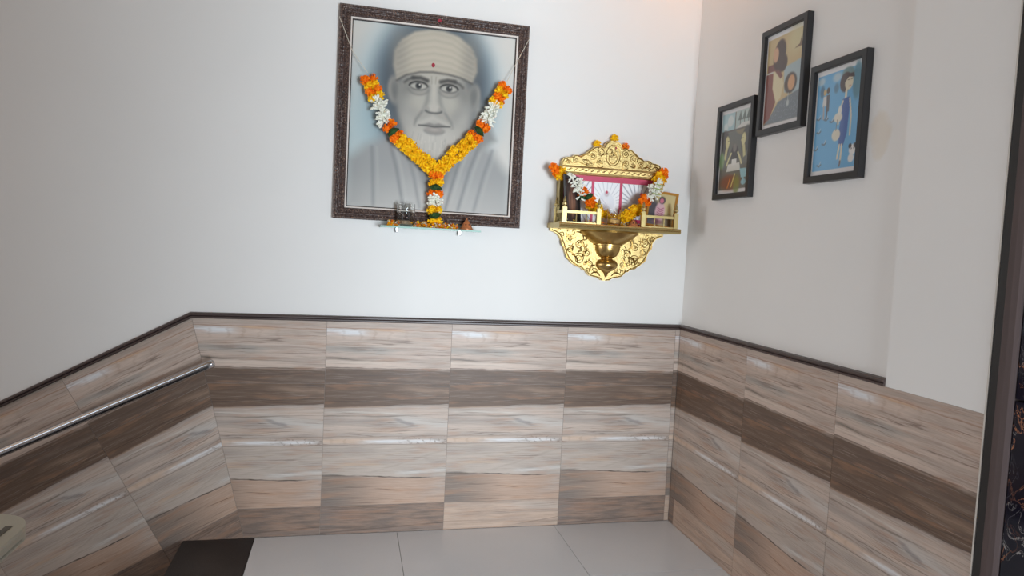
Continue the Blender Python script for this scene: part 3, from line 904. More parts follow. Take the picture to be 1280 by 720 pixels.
def petal_mat(name, a, b):
    N = NT(name, 0.7, spec=0.2)
    x, y, z = N.xyz()
    r = N.objrand()
    n = N.noise(N.vec(x + r, y, z), 70, 2)
    N.b.inputs['Subsurface Weight'].default_value = 0.0
    return N.out(N.mix(N.ss(n, 0.3, 0.7), a, b))
M_YEL = petal_mat('marigold_yellow', C(240, 172, 10), C(255, 214, 30))
M_ORA = petal_mat('marigold_orange', C(238, 106, 6), C(255, 142, 20))
M_WHI = petal_mat('tuberose_white', C(222, 222, 204), C(248, 247, 238))
M_GRN = petal_mat('leaf_green', C(26, 50, 26), C(48, 80, 40))
M_LGR = petal_mat('stem_pale_green', C(140, 165, 80), C(185, 200, 130))
ME_Y = [petal_ball('marigold', 0.026, 5, 11, M_YEL, s) for s in (1, 2)]
ME_O = [petal_ball('marigold', 0.026, 5, 11, M_ORA, s) for s in (3, 4)]
def spike_cluster(seed):
    rd = random.Random(seed)
    bm = bmesh.new()
    for i in range(11):
        d = Vector((rd.uniform(-1, 1), rd.uniform(-1, 0.2), rd.uniform(-1, 1))).normalized()
        L = rd.uniform(0.028, 0.042)
        p0 = d * 0.002
        tube(bm, [p0, p0 + d * L * 0.55, p0 + d * L * 0.85, p0 + d * L], [0.0022, 0.0036, 0.0058, 0.0008], 5, False)
    me = bpy.data.meshes.new('tuberose'); bm.to_mesh(me); bm.free(); me.materials.append(M_WHI)
    return me
ME_W = [spike_cluster(s) for s in (11, 12, 13)]
def leaf_mesh(L=0.052, w=0.012):
    bm = bmesh.new()
    up_, dn = [], []
    for i in range(6):
        a = i / 5
        ww = w * math.sin(math.pi * min(1, 0.12 + a * 0.88)) + 0.001
        x = (a - 0.5) * L
        y = -0.020 * math.cos(a * math.pi - math.pi / 2)
        up_.append((bm.verts.new((x, y + 0.004, ww)), bm.verts.new((x, y - 0.003, 0)), bm.verts.new((x, y + 0.004, -ww))))
    for A, B in zip(up_[:-1], up_[1:]):
        bm.faces.new([A[0], B[0], B[1], A[1]]); bm.faces.new([A[1], B[1], B[2], A[2]])
    me = bpy.data.meshes.new('leaf'); bm.to_mesh(me); bm.free(); me.materials.append(M_GRN)
    return me
ME_L = leaf_mesh()
def bead(g, kind, p, scale=1.0, rot=None):
    me = {'y': ME_Y, 'o': ME_O, 'w': ME_W}.get(kind)
    nm = {'y': 'marigold', 'o': 'marigold', 'w': 'tuberose', 'l': 'leaf'}[kind]
    o = bpy.data.objects.new(nm, ME_L if kind == 'l' else random.choice(me))
    COL.objects.link(o)
    o.location = p
    if kind == 'l': o.rotation_euler = (random.uniform(-.3, .3), rot if rot is not None else 0, 0)
    elif kind == 'w': o.rotation_euler = (random.uniform(-.4, .4), random.uniform(0, 6.28), random.uniform(-.4, .4))
    else: o.rotation_euler = [random.uniform(0, 6.28) for _ in range(3)]
    o.scale = (scale,) * 3
    setp(o, g)
    return o

# ---- garland over the portrait: V of marigold and tuberose with a tail
YG = -0.060
gar = thing('flower_garland', 'yellow and orange marigold garland hung in a V over the large portrait', 'garland', (-1.34, YG, 1.52))
def strand(g, pts, seq, size, y, jit=0.010, two=True):
    """seq: list of (kind, from, to) along the polyline by fraction"""
    P = [np.array(p) for p in pts]
    L = np.cumsum([0] + [np.linalg.norm(b - a) for a, b in zip(P[:-1], P[1:])])
    def at(f):
        d = f * L[-1]
        i = min(len(P) - 2, int(np.searchsorted(L, d, side='right') - 1))
        i = max(0, i)
        q = (d - L[i]) / (L[i + 1] - L[i])
        tg = (P[i + 1] - P[i]) / (L[i + 1] - L[i])
        return P[i] + (P[i + 1] - P[i]) * q, tg
    for kind, f0, f1 in seq:
        ln = (f1 - f0) * L[-1]
        n = max(1, int(round(ln / (size * (0.52 if kind != 'w' else 0.5)))))
        for i in range(n):
            p, tg = at(f0 + (f1 - f0) * (i + 0.5) / n)
            nr = np.array((-tg[1], tg[0]))
            if kind == 'l':
                bead(g, 'l', (p[0], y - 0.012, p[1]), size / 0.05, -math.atan2(nr[1], nr[0]) + random.uniform(-.2, .2))
            elif kind == 'w':
                bead(g, 'w', (p[0], y, p[1]), size / 0.05)
                if i % 2 == 0:
                    bead(g, 'w', (p[0], y - 0.008, p[1]), 0.9 * size / 0.05)
            else:
                for s_ in ((-1, 1) if two else (0,)):
                    q = p + nr * s_ * size * 0.27 + rng.uniform(-1, 1, 2) * size * 0.08
                    bead(g, kind, (q[0], y - random.uniform(-0.004, jit), q[1]), size / 0.066)
LJ = (-1.346, 1.775)
strand(gar, [(-1.678, 2.186), (-1.640, 2.10), (-1.592, 1.988), (-1.534, 1.920), LJ],
       [('o', 0, .045), ('y', .045, .095), ('o', .095, .14), ('y', .14, .20), ('w', .215, .405), ('o', .41, .48), ('l', .485, .53), ('o', .535, .575), ('y', .58, 1.0)], 0.058, YG)
strand(gar, [(-1.029, 2.212), (-1.080, 2.108), (-1.118, 2.019), (-1.167, 1.954), LJ],
       [('o', 0, .05), ('y', .05, .10), ('o', .10, .145), ('y', .145, .20), ('w', .215, .37), ('o', .375, .455), ('l', .455, .50), ('o', .505, .56), ('y', .565, 0.99)], 0.058, YG)
strand(gar, [LJ, (-1.345, 1.70), (-1.341, 1.525)],
       [('o', 0.0, .14), ('y', .15, .28), ('l', .29, .34), ('o', .36, .46), ('w', .48, .66), ('y', .66, .79), ('l', .80, .85), ('y', .87, 1.0)], 0.058, YG)
M_THREAD = plain('white_thread', C(205, 196, 180), 0.8)
for p0, p1, p2 in (((-1.682, YG, 2.205), (-1.752, -0.028, 2.30), (-1.819, -0.029, 2.455)), ((-1.024, YG, 2.228), (-0.985, -0.028, 2.31), (-0.913, -0.029, 2.46))):
    obj('thread', tube(bmesh.new(), [p0, p1, p2], 0.0014, 5), M_THREAD, gar)

# ------------------------------------------------------------------ glass shelf under the portrait
def glass_mat(name, tint, rough=0.0, ior=1.45):
    N = NT(name, rough)
    N.b.inputs['Transmission Weight'].default_value = 1.0
    N.b.inputs['IOR'].default_value = ior
    return N.out(tint)
M_GLASS = glass_mat('clear_glass', (0.97, 0.985, 0.985, 1), ior=1.25)
M_SGLASS = glass_mat('green_shelf_glass', C(176, 222, 208))
SZ = 1.506
sh = thing('glass_shelf', 'small green-edged glass wall shelf under the large portrait', 'shelf', (-1.36, 0.0, SZ - 0.010))
gp = obj('glass_plate', box(-1.596, -1.129, -0.1235, 0.0110, SZ - 0.008, SZ), M_SGLASS, sh)
M_SEDGE = plain('green_glass_edge', C(112, 158, 142), 0.35, 0, 0.12, 60)
bm = bx(bmesh.new(), -1.5975, -1.1275, -0.125, -0.1237, SZ - 0.008, SZ)
bx(bm, -1.5975, -1.5962, -0.1236, 0.011, SZ - 0.008, SZ); bx(bm, -1.1288, -1.1275, -0.1236, 0.011, SZ - 0.008, SZ)
tag(obj('polished_edge', bm, M_SEDGE, gp), 'green polished glass edge')
for x in (-1.517, -1.214):
    cl = obj('clip', tube(bmesh.new(), [(x, 0.0115, SZ - 0.020), (x, -0.022, SZ - 0.020), (x, -0.026, SZ - 0.020)], [0.0075, 0.0075, 0.005], 14), M_CHROME, sh, True)
    obj('clip_jaw', box(x - 0.006, x + 0.006, -0.020, 0.011, SZ - 0.0145, SZ - 0.0085, 0.0015), M_CHROME, cl)
    obj('clip_screw', tube(bmesh.new(), [(x - 0.002, -0.012, SZ - 0.021), (x - 0.002, -0.012, SZ - 0.029)], 0.0035, 12), M_CHROME, cl, True)

def tumbler(c, r, h, label, group, mat_fill, fill_h):
    x, y, z = c
    tb = thing('glass_tumbler', label, 'glass', c, group)
    pr = [(0, 0), (r * 0.94, 0), (r, 0.004), (r, h), (r - 0.0022, h), (r - 0.0022, 0.010), (0, 0.009)]
    obj('glass_wall', lathe(bmesh.new(), pr, c, 28), M_GLASS, tb, True)
    rf = r - 0.0030
    obj('wick_oil', lathe(bmesh.new(), [(0, 0.0105), (rf, 0.0105), (rf, fill_h), (rf * 0.5, fill_h + 0.004), (0, fill_h + 0.006)], c, 20), mat_fill, tb, True)
    return tb
tumbler((-1.481, -0.062, SZ + 0.0003), 0.043, 0.108, 'clear glass tumbler with a brown residue on the glass shelf', None, plain('brown_oil', C(120, 96, 66), 0.4, 0, 0.3, 40), 0.028)

def cone_burner(c, h, r, label):
    x, y, z = c
    cb = thing('incense_burner', label, 'incense burner', c)
    pr = [(0, 0), (r, 0), (r * 1.02, h * 0.10), (r * 0.80, h * 0.28), (r * 0.72, h * 0.38), (r * 0.42, h * 0.66), (r * 0.20, h * 0.82), (0, h * 0.86)]
    obj('cone', lathe(bmesh.new(), pr, c, 20), M_COPPER, cb, True)
    obj('knob', lathe(bmesh.new(), [(0, h * 0.84), (r * 0.10, h * 0.86), (r * 0.14, h * 0.92), (0, h)], c, 10), M_COPPER, cb, True)
    for a in (-1.9, -1.2):
        p = Vector((x + r * 0.62 * math.cos(a), y + r * 0.62 * math.sin(a), z + h * 0.42))
        d = Vector((math.cos(a), math.sin(a), 0.4)) * 0.003
        obj('vent_hole', tube(bmesh.new(), [p - d, p + d], 0.0032, 8), M_FRDARK, cb)
    return cb
M_COPPER = plain('terracotta_copper', C(188, 118, 74), 0.4, 0.25, 0.2, 60)
cone_burner((-1.190, -0.075, SZ + 0.0003), 0.058, 0.031, 'small copper-coloured cone incense burner on the glass shelf')

def petals(name, x0, x1, y0, y1, z, n, cols, label, avoid=(), hmax=0.010):
    """loose petals lying in a thin heap"""
    bm = bmesh.new()
    mi = []
    for i in range(n):
        for _ in range(20):
            x, y = random.uniform(x0, x1), random.uniform(y0, y1)
            if all(math.hypot(x - a, y - b) > r for a, b, r in avoid): break
        else: continue
        zz_ = z + 0.0016 + random.random() ** 2 * hmax
        L, w = random.uniform(0.008, 0.015), random.uniform(0.003, 0.006)
        a, tl = random.uniform(0, 6.28), random.uniform(0.3, 1.3)
        zb = max(z + 0.0006, zz_ - abs(L * math.sin(tl)))
        ux = Vector((math.cos(a), math.sin(a), 0)); uy = Vector((-math.sin(a), math.cos(a), 0))
        p = Vector((x, y, zb))
        up_ = Vector((0, 0, 1))
        lift = abs(math.sin(tl)) * L
        vs4 = [p - ux * L * .5, p + uy * w + up_ * lift * .5, p + ux * L * .5 + up_ * lift, p - uy * w + up_ * lift * .5]
        f = bm.faces.new([bm.verts.new(q) for q in vs4])
        mi.append(random.randrange(len(cols)))
    for f, k in zip(bm.faces, mi): f.material_index = k
    me = bpy.data.meshes.new(name); bm.to_mesh(me); bm.free()
    for c in cols: me.materials.append(c)
    o = bpy.data.objects.new(name, me); COL.objects.link(o)
    return tag(o, label, 'petals', kind='stuff')
petals('flower_petals', -1.565, -1.235, -0.118, -0.010, SZ, 1100, [M_YEL, M_ORA, M_WHI, M_YEL, M_ORA], 'loose yellow orange and white petals strewn on the glass shelf', [(-1.481, -0.062, 0.058), (-1.19, -0.075, 0.050)], 0.030)

# ------------------------------------------------------------------ brass shrine
def brass(name, a, b, rough=0.24, bumpy=0.0):
    N = NT(name, rough, 1.0)
    x, y, z = N.xyz()
    p = N.vec(x, y, z)
    n = N.noise(p, 40, 3)
    if bumpy: N.bump(N.noise(p, 150, 3, 0.6, 1.0), bumpy, 0.003)
    return N.out(N.mix(n, a, b))
M_BRASS = brass('engraved_brass', C(194, 168, 110), C(216, 190, 130), 0.40, 0.5)
M_BRASS2 = brass('polished_brass', C(176, 144, 88), C(198, 166, 106), 0.30)
M_BRASS3 = brass('brass_scroll_shaded', C(138, 108, 58), C(164, 132, 76), 0.4)  # darker tone puts the shade of the engraved lines into the colour
M_BRASSP = brass('pale_brass', C(186, 166, 112), C(206, 186, 132), 0.38)
SC = -0.447
shr = thing('wall_shrine', 'ornate brass wall shrine with engraved crest, railed shelf and turned pendant', 'shrine', (SC, 0.0, 1.285))
PB = 0.0115
# crest
half = [(0.0, 2.000), (0.022, 1.997), (0.040, 1.984), (0.049, 1.963), (0.062, 1.966), (0.098, 1.962), (0.120, 1.946), (0.140, 1.930), (0.160, 1.916), (0.178, 1.909), (0.192, 1.914), (0.206, 1.912), (0.216, 1.902), (0.240, 1.900), (0.258, 1.894), (0.268, 1.880), (0.268, 1.858)]
half_c = half
outl = [(SC + a, b) for a, b in half] + [(SC - a, b) for a, b in half[::-1][:-1]]
bm = bmesh.new()
prism(bm, outl, lambda a, b, d: (a, d, b), -0.030, PB)
crest = obj('crest', bm, M_BRASS, shr)
def rim(bm, pts, y, r): tube(bm, [(a, y, b) for a, b in pts], r, 6)
def spiral(bm, cx, cz, r0, turns, a0, sgn, y, th):
    pts = []
    n = int(14 * turns)
    for i in range(n + 1):
        f = i / n
        a = a0 + sgn * f * turns * 2 * math.pi
        r = r0 * (1 - 0.88 * f)
        pts.append((cx + r * math.cos(a), y, cz + r * math.sin(a)))
    tube(bm, pts, th, 5)
def leafc(bm, p0, p1, bend, y, th):
    pts = []
    for i in range(7):
        f = i / 6
        x = p0[0] + (p1[0] - p0[0]) * f; z = p0[1] + (p1[1] - p0[1]) * f
        nx, nz = -(p1[1] - p0[1]), (p1[0] - p0[0])
        k = bend * math.sin(math.pi * f)
        pts.append((x + nx * k, y, z + nz * k))
    tube(bm, pts, [th * (0.5 + math.sin(math.pi * (0.1 + 0.8 * i / 6))) for i in range(7)], 5)
bm = bmesh.new()
YS = -0.0305
rim(bm, [(SC + (a - SC) * 0.985, b - 0.004) for a, b in outl], YS, 0.0026)
rim(bm, [(SC + 0.038 * math.cos(a), 1.925 + 0.052 * math.sin(a)) for a in np.linspace(0, 2 * math.pi, 25)], YS, 0.0026)
rim(bm, [(SC + 0.022 * math.cos(a), 1.912 + 0.028 * math.sin(a)) for a in np.linspace(0, 2 * math.pi, 19)], YS, 0.002)
for s_ in (-1, 1):
    spiral(bm, SC + s_ * 0.012, 1.925, 0.012, 1.6, 1.57, s_, YS, 0.0017)
    spiral(bm, SC + s_ * 0.013, 1.950, 0.010, 1.4, 4.7, -s_, YS, 0.0017)
    spiral(bm, SC + s_ * 0.068, 1.936, 0.020, 2.0, 1.57, s_, YS, 0.0021)
    spiral(bm, SC + s_ * 0.068, 1.890, 0.018, 1.8, 4.7, s_, YS, 0.0021)
    spiral(bm, SC + s_ * 0.110, 1.914, 0.020, 2.0, 0.5, s_, YS, 0.0021)
    spiral(bm, SC + s_ * 0.112, 1.878, 0.014, 1.6, 2.5, -s_, YS, 0.0019)
    spiral(bm, SC + s_ * 0.152, 1.884, 0.018, 1.8, 1.0, s_, YS, 0.0021)
    spiral(bm, SC + s_ * 0.196, 1.886, 0.016, 1.6, 2.0, -s_, YS, 0.0020)
    spiral(bm, SC + s_ * 0.236, 1.880, 0.014, 1.5, 1.0, s_, YS, 0.0019)
    for x0, z0, x1, z1, b in ((0.045, 1.955, 0.085, 1.95, .3), (0.09, 1.935, 0.13, 1.925, .3), (0.13, 1.915, 0.17, 1.90, .3), (0.16, 1.868, 0.21, 1.870, .2), (0.085, 1.868, 0.05, 1.868, .3), (0.215, 1.87, 0.255, 1.872, .3)):
        leafc(bm, (SC + s_ * x0, z0), (SC + s_ * x1, z1), b * s_, YS, 0.0022)
for i in range(46):
    x = random.uniform(-0.25, 0.25); z = random.uniform(1.866, 1.95)
    lim = np.interp(abs(x), [h_[0] for h_ in half_c], [h_[1] for h_ in half_c]) - 0.012
    if z < lim and abs(x) > 0.042: leafc(bm, (SC + x, z), (SC + x + random.choice((-1, 1)) * 0.018, min(lim, z + random.uniform(-0.006, 0.012))), random.choice((-.35, .35)), YS, 0.0018)
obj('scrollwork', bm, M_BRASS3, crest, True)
# cornice below the crest
bm = prism(bmesh.new(), [(PB, 1.857), (-0.046, 1.857), (-0.053, 1.852), (-0.050, 1.847), (-0.047, 1.828), (-0.042, 1.818), (PB, 1.818)],
           lambda a, b, d: (d, a, b), SC - 0.272, SC + 0.272)
obj('cornice', bm, M_BRASS, shr)
bm = bmesh.new()
for i in range(34):
    x = SC - 0.255 + i * 0.51 / 33
    leafc(bm, (x - 0.006, 1.836), (x + 0.006, 1.842), 0.4 * (-1) ** i, -0.0488, 0.0018)
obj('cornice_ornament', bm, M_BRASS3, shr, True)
# back panel, side columns
obj('back_panel', box(SC - 0.262, SC + 0.262, -0.004, PB, 1.560, 1.8175), M_BRASS2, shr)
for s_ in (-1, 1):
    x = SC + s_ * 0.268
    obj('side_column', box(x - 0.010, x + 0.010, -0.045, PB, 1.5665, 1.8175, 0.002), M_BRASSP, shr)
# shelf
obj('shelf', prism(bmesh.new(), [(PB, 1.566), (-0.196, 1.566), (-0.201, 1.561), (-0.199, 1.556), (-0.201, 1.551), (-0.196, 1.541), (PB, 1.541)],
                   lambda a, b, d: (d, a, b), SC - 0.316, SC + 0.316), M_BRASSP, shr)
bm = bmesh.new()
for i in range(46):
    x = SC - 0.308 + i * 0.616 / 45
    tube(bm, [(x - 0.005, -0.2005, 1.5505), (x + 0.005, -0.2005, 1.5565)], 0.0022, 5)
obj('rope_edge', bm, M_BRASS2, shr, True)
# bottom plate
half = [(0.0, 1.287), (0.020, 1.288), (0.036, 1.299), (0.062, 1.304), (0.085, 1.309), (0.100, 1.322), (0.108, 1.334), (0.122, 1.336), (0.130, 1.345), (0.150, 1.352), (0.184, 1.369), (0.206, 1.392), (0.222, 1.420), (0.236, 1.460), (0.250, 1.490), (0.266, 1.512), (0.284, 1.522), (0.306, 1.528), (0.306, 1.5405)]
outl = [(SC + a, b) for a, b in half] + [(SC - a, b) for a, b in half[::-1][:-1]]
plate = obj('bracket_plate', prism(bmesh.new(), outl, lambda a, b, d: (a, d, b), -0.020, PB), M_BRASS, shr)
bm = bmesh.new()
YS = -0.0205
rim(bm, [(SC + (a - SC) * 0.975, b + 0.004) for a, b in outl], YS, 0.0030)
for s_ in (-1, 1):
    for cx, cz, r, tn, a0, sg in ((0.150, 1.395, 0.030, 2.2, 0.5, 1), (0.108, 1.425, 0.022, 1.8, 2.0, -1), (0.200, 1.440, 0.020, 1.7, 1.0, 1), (0.150, 1.465, 0.026, 2.0, 3.6, -1), (0.205, 1.495, 0.022, 1.8, 4.0, 1),
                                  (0.090, 1.370, 0.018, 1.7, 0.2, 1), (0.060, 1.335, 0.014, 1.5, 1.0, 1), (0.100, 1.338, 0.012, 1.4, 4.0, -1), (0.245, 1.512, 0.014, 1.4, 0, 1), (0.115, 1.375, 0.012, 1.5, 3, 1)):
        spiral(bm, SC + s_ * cx, cz, r, tn, a0 if s_ > 0 else math.pi - a0, sg * s_, YS, 0.0023)
    for x0, z0, x1, z1, b in ((0.24, 1.50, 0.215, 1.44, .25), (0.215, 1.43, 0.18, 1.38, .25), (0.175, 1.378, 0.13, 1.358, .25), (0.225, 1.525, 0.17, 1.50, .3), (0.185, 1.47, 0.17, 1.41, .3), (0.13, 1.50, 0.11, 1.45, .3),
                              (0.09, 1.40, 0.08, 1.35, .3), (0.03, 1.31, 0.08, 1.32, .3), (0.17, 1.53, 0.13, 1.49, -.3), (0.19, 1.415, 0.155, 1.37, -.2)):
        leafc(bm, (SC + s_ * x0, z0), (SC + s_ * x1, z1), b * s_, YS, 0.0028)
for i in range(110):
    x = random.uniform(0.07, 0.27) * random.choice((-1, 1)); z = random.uniform(1.31, 1.535)
    lo_ = np.interp(abs(x), [h_[0] for h_ in half], [h_[1] for h_ in half]) + 0.012
    if z > lo_:
        a = random.uniform(0.5, 1.3) if x < 0 else math.pi - random.uniform(0.5, 1.3)
        leafc(bm, (SC + x, z), (SC + x + 0.022 * math.cos(a), max(lo_, min(1.535, z + 0.022 * math.sin(a)))), random.choice((-.35, .35)), YS, 0.0021)
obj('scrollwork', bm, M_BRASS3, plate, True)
# turned pendant bowl under the shelf (half round against the plate)
pr = [(0.150, 1.5405), (0.152, 1.532), (0.146, 1.524), (0.118, 1.500), (0.092, 1.482), (0.078, 1.474), (0.078, 1.468), (0.066, 1.466), (0.066, 1.458), (0.063, 1.438), (0.052, 1.416), (0.040, 1.408), (0.030, 1.402),
      (0.032, 1.397), (0.046, 1.392), (0.056, 1.380), (0.058, 1.368), (0.054, 1.355), (0.042, 1.344), (0.026, 1.336), (0.012, 1.326), (0.008, 1.314), (0.0, 1.304)]
obj('pendant_bowl', lathe(bmesh.new(), pr, (SC, -0.0195, 0), 30, math.pi, 2 * math.pi), M_BRASS2, shr, True)
# railings at both ends: posts with finials, rails, balusters
def finial(bm, x, y, z, k=1.0):
    lathe(bm, [(0.0045 * k, 0), (0.0045 * k, 0.004 * k), (0.0095 * k, 0.008 * k), (0.0095 * k, 0.013 * k), (0.0045 * k, 0.017 * k), (0.0065 * k, 0.021 * k), (0.0055 * k, 0.027 * k), (0.0025 * k, 0.034 * k), (0, 0.040 * k)], (x, y, z), 10)
def railing(xa, xb, outer):
    """front run from xa to xb, side run back to the wall at outer"""
    rl = bpy.data.objects.new('railing', None); COL.objects.link(rl); rl.location = ((xa + xb) / 2, -0.19, 1.566); setp(rl, shr)
    yf, yb, z0 = -0.185, -0.075, 1.5664
    for x, y in ((xa, yf), (xb, yf), (outer, yb)):
        bm = box(x - 0.011, x + 0.011, y - 0.009, y + 0.009, z0, z0 + 0.076, 0.0015)
        finial(bm, x, y, z0 + 0.0755, 1.3)
        obj('post', bm, M_BRASSP, rl)
    lo, hi = min(xa, xb) + 0.0115, max(xa, xb) - 0.0115
    obj('top_rail', box(lo, hi, yf - 0.004, yf + 0.004, z0 + 0.047, z0 + 0.060, 0.001), M_BRASSP, rl)
    obj('bottom_rail', box(lo, hi, yf - 0.004, yf + 0.004, z0, z0 + 0.006), M_BRASSP, rl)
    obj('top_rail', box(outer - 0.004, outer + 0.004, yf + 0.0095, yb - 0.0095, z0 + 0.047, z0 + 0.060, 0.001), M_BRASSP, rl)
    obj('bottom_rail', box(outer - 0.004, outer + 0.004, yf + 0.0095, yb - 0.0095, z0, z0 + 0.006), M_BRASSP, rl)
    bp = [(0.0022, 0), (0.004, 0.010), (0.0022, 0.018), (0.0038, 0.026), (0.002, 0.041)]
    for f in (0.33, 0.67):
        obj('baluster', lathe(bmesh.new(), bp, (lo + (hi - lo) * f, yf, z0 + 0.0058), 8), M_BRASSP, rl, True)
    for f in (0.3, 0.6, 0.85):
        obj('baluster', lathe(bmesh.new(), bp, (outer, yf + (yb - yf) * f, z0 + 0.0058), 8), M_BRASSP, rl, True)
railing(SC - 0.290, SC - 0.116, SC - 0.298)
railing(SC + 0.116, SC + 0.290, SC + 0.298)
# pink backing with three printed white cards
M_PINK = plain('pink_red_border', C(206, 70, 104), 0.45)
for x0, x1, z0, z1 in ((-0.706, -0.188, 1.790, 1.8165), (-0.545, -0.531, 1.5665, 1.7895), (-0.392, -0.378, 1.5665, 1.7895), (-0.706, -0.690, 1.5665, 1.7895), (-0.206, -0.188, 1.5665, 1.7895)):
    obj('pink_border', box(x0, x1, -0.0075, -0.0045, z0, z1), M_PINK, shr)
for x0, x1, seed in ((-0.6895, -0.5455, 0), (-0.5305, -0.3925, 1), (-0.3775, -0.2065, 2)):
    cv = Canvas(x1 - x0, 0.222, 70, (250, 250, 252))
    cx, cy = 0.5, 0.52
    for k in range(26):
        a = 2 * math.pi * k / 26 + 0.1
        r0 = 0.34 if seed != 1 else 0.40
        cv.line([(cx + r0 * math.cos(a), cy + r0 * math.sin(a) / cv.asp), (cx + 1.1 * math.cos(a), cy + 1.1 * math.sin(a) / cv.asp)], 0.030 if seed != 1 else 0.018, (140, 140, 152), 0.016, 0.8 if seed != 1 else 0.45)
    cv.ell(cx, cy, 0.32, 0.42, (230, 232, 238), 0.03, 0.8)
    cv.ell(cx, cy - 0.05, 0.15, 0.30, (238, 236, 240) if seed == 1 else (186, 182, 192), 0.04, 0.8)
    cv.ell(cx, cy + 0.22, 0.09, 0.10, (206, 196, 200), 0.03, 0.9)
    for k in range(4):
        a = 0.5 + k * 0.7
        cv.line([(cx - 0.15 * math.cos(a), cy - 0.1), (cx + 0.22 * math.cos(a * 1.3), cy - 0.18 + 0.1 * k)], 0.02, (150, 140, 156), 0.015, 0.35)
    cv.ell(cx + (0.12 if seed == 2 else 0.0), cy + 0.26, 0.045, 0.05, (190, 40, 70), 0.02, 0.9)
    obj('card_board', box(x0, x1, -0.0062, -0.0045, 1.567, 1.7895), M_CARD and plain('card_white', C(225, 225, 228), 0.6), shr)
    cv.build('picture_card', (x0, -0.0066, 1.567), (1, 0, 0), (0, 0, 1), M_CARD, shr)
bm = bmesh.new()
prism(bm, [(SC + 0.012 + 0.0045 * math.cos(a), 1.963 + 0.006 * math.sin(a)) for a in np.linspace(0, 2 * math.pi, 10, endpoint=False)], lambda a, b, d: (a, d, b), -0.0302, -0.0335)
tag(obj('red_dot', bm, bpy.data.materials['vermilion'], shr), 'red mark on the crest')

# ---- small framed pictures standing on the shrine shelf
def stand_picture(name, label, base, w, h, yaw, lean, roll, fw, frame_mat_, paint):
    """built upright at the origin facing -y, then turned"""
    o = thing(name, label, 'picture', base)
    Mx = Matrix.Rotation(yaw, 4, 'Z') @ Matrix.Rotation(lean, 4, 'X') @ Matrix.Rotation(roll, 4, 'Y')
    o.matrix_world = Matrix.Translation(base) @ Mx
    def ad(c):
        c.parent = o; c.matrix_parent_inverse = Matrix.Identity(4)
    fpx = [(0, 0), (0, 0.010), (fw * 0.4, 0.012), (fw, 0.008), (fw, 0)]
    for c in mitred('frame_rail', fpx, frame_mat_, (-w / 2, w / 2, 0, h), None, lambda a, b, hh: (a, -hh, b)): ad(c)
    ad(obj('backing_board', box(-w / 2 + 0.002, w / 2 - 0.002, -0.002, 0.0, 0.002, h - 0.002), M_FRDARK))
    c = Canvas(w - 2 * fw, h - 2 * fw, 60, (90, 80, 70)); paint(c)
    ad(c.build('print', (-w / 2 + fw, -0.004, fw), (1, 0, 0), (0, 0, 1), M_CARD, None))
    return o
def paint_left(c):
    c.put(np.ones(c.X.shape), (66, 54, 48))
    c.ell(0.5, 0.45, 0.30, 0.62, (140, 102, 80), 0.08)
    c.ell(0.5, 0.82, 0.16, 0.17, (150, 112, 90), 0.05)
    c.line([(0.40, 0.7), (0.36, 0.3), (0.42, 0.05)], 0.05, (88, 60, 48), 0.04, 0.8)
    c.line([(0.60, 0.7), (0.66, 0.3), (0.58, 0.05)], 0.05, (92, 64, 50), 0.04, 0.8)
    c.line([(0.5, 0.6), (0.5, 0.1)], 0.04, (176, 132, 104), 0.03, 0.7)
def paint_right(c):
    c.put(np.ones(c.X.shape), (198, 178, 122))
    c.ell(0.15, 0.35, 0.30, 0.55, (52, 42, 52), 0.10, 0.95)
    c.ell(0.85, 0.15, 0.30, 0.20, (104, 84, 62), 0.08, 0.8)
    c.ell(0.45, 0.42, 0.20, 0.42, (206, 164, 170), 0.04)
    c.ell(0.48, 0.80, 0.13, 0.15, (70, 58, 60), 0.03)
    c.ell(0.47, 0.78, 0.08, 0.10, (196, 100, 120), 0.02)
    for k in range(5):
        c.line([(0.34, 0.55 - 0.07 * k), (0.46, 0.50 - 0.07 * k), (0.58, 0.56 - 0.07 * k)], 0.03, (150, 50, 84), 0.02, 0.7)
    c.ell(0.40, 0.10, 0.2, 0.1, (120, 60, 70), 0.05, 0.8)
M_BLKFR = plain('black_picture_frame', C(34, 33, 33), 0.35)
M_GOLDFR = plain('gold_picture_frame', C(196, 140, 62), 0.35, 0.35, 0.12, 50)
stand_picture('standing_picture', 'dark-framed brown devotional picture standing at the side of the brass shelf', (-0.662, -0.085, 1.5668), 0.150, 0.238, math.radians(44), math.radians(-6), 0, 0.017, M_BLKFR, paint_left)
stand_picture('standing_picture', 'gold-framed devotional picture leaning behind the shelf railing', (-0.205, -0.090, 1.5720), 0.150, 0.185, math.radians(-16), math.radians(-5), math.radians(7), 0.012, M_GOLDFR, paint_right)

# ---- garland swagged across the shrine
sg = thing('flower_garland', 'marigold garland swagged across the front of the brass shrine', 'garland', (-0.46, -0.12, 1.57))
YS2 = -0.115
def cl(kind, pts, sz, y=YS2):
    for (x, z) in pts: bead(sg, kind, (x, y + random.uniform(-0.008, 0.008), z), sz)
cl('o', [(-0.770, 1.835), (-0.752, 1.815)], 0.95, -0.075)
cl('y', [(-0.733, 1.822), (-0.722, 1.800), (-0.740, 1.800)], 0.95, -0.078)
cl('w', [(-0.700, 1.785), (-0.685, 1.765), (-0.672, 1.745), (-0.660, 1.725), (-0.655, 1.762), (-0.650, 1.70)], 0.8, -0.155)
cl('o', [(-0.632, 1.728), (-0.622, 1.712), (-0.640, 1.710), (-0.602, 1.676), (-0.590, 1.690), (-0.588, 1.668)], 0.85, -0.145)
bead(sg, 'l', (-0.608, YS2 - 0.044, 1.700), 1.0, -0.6); bead(sg, 'l', (-0.640, YS2 - 0.038, 1.690), 0.9, 0.2)
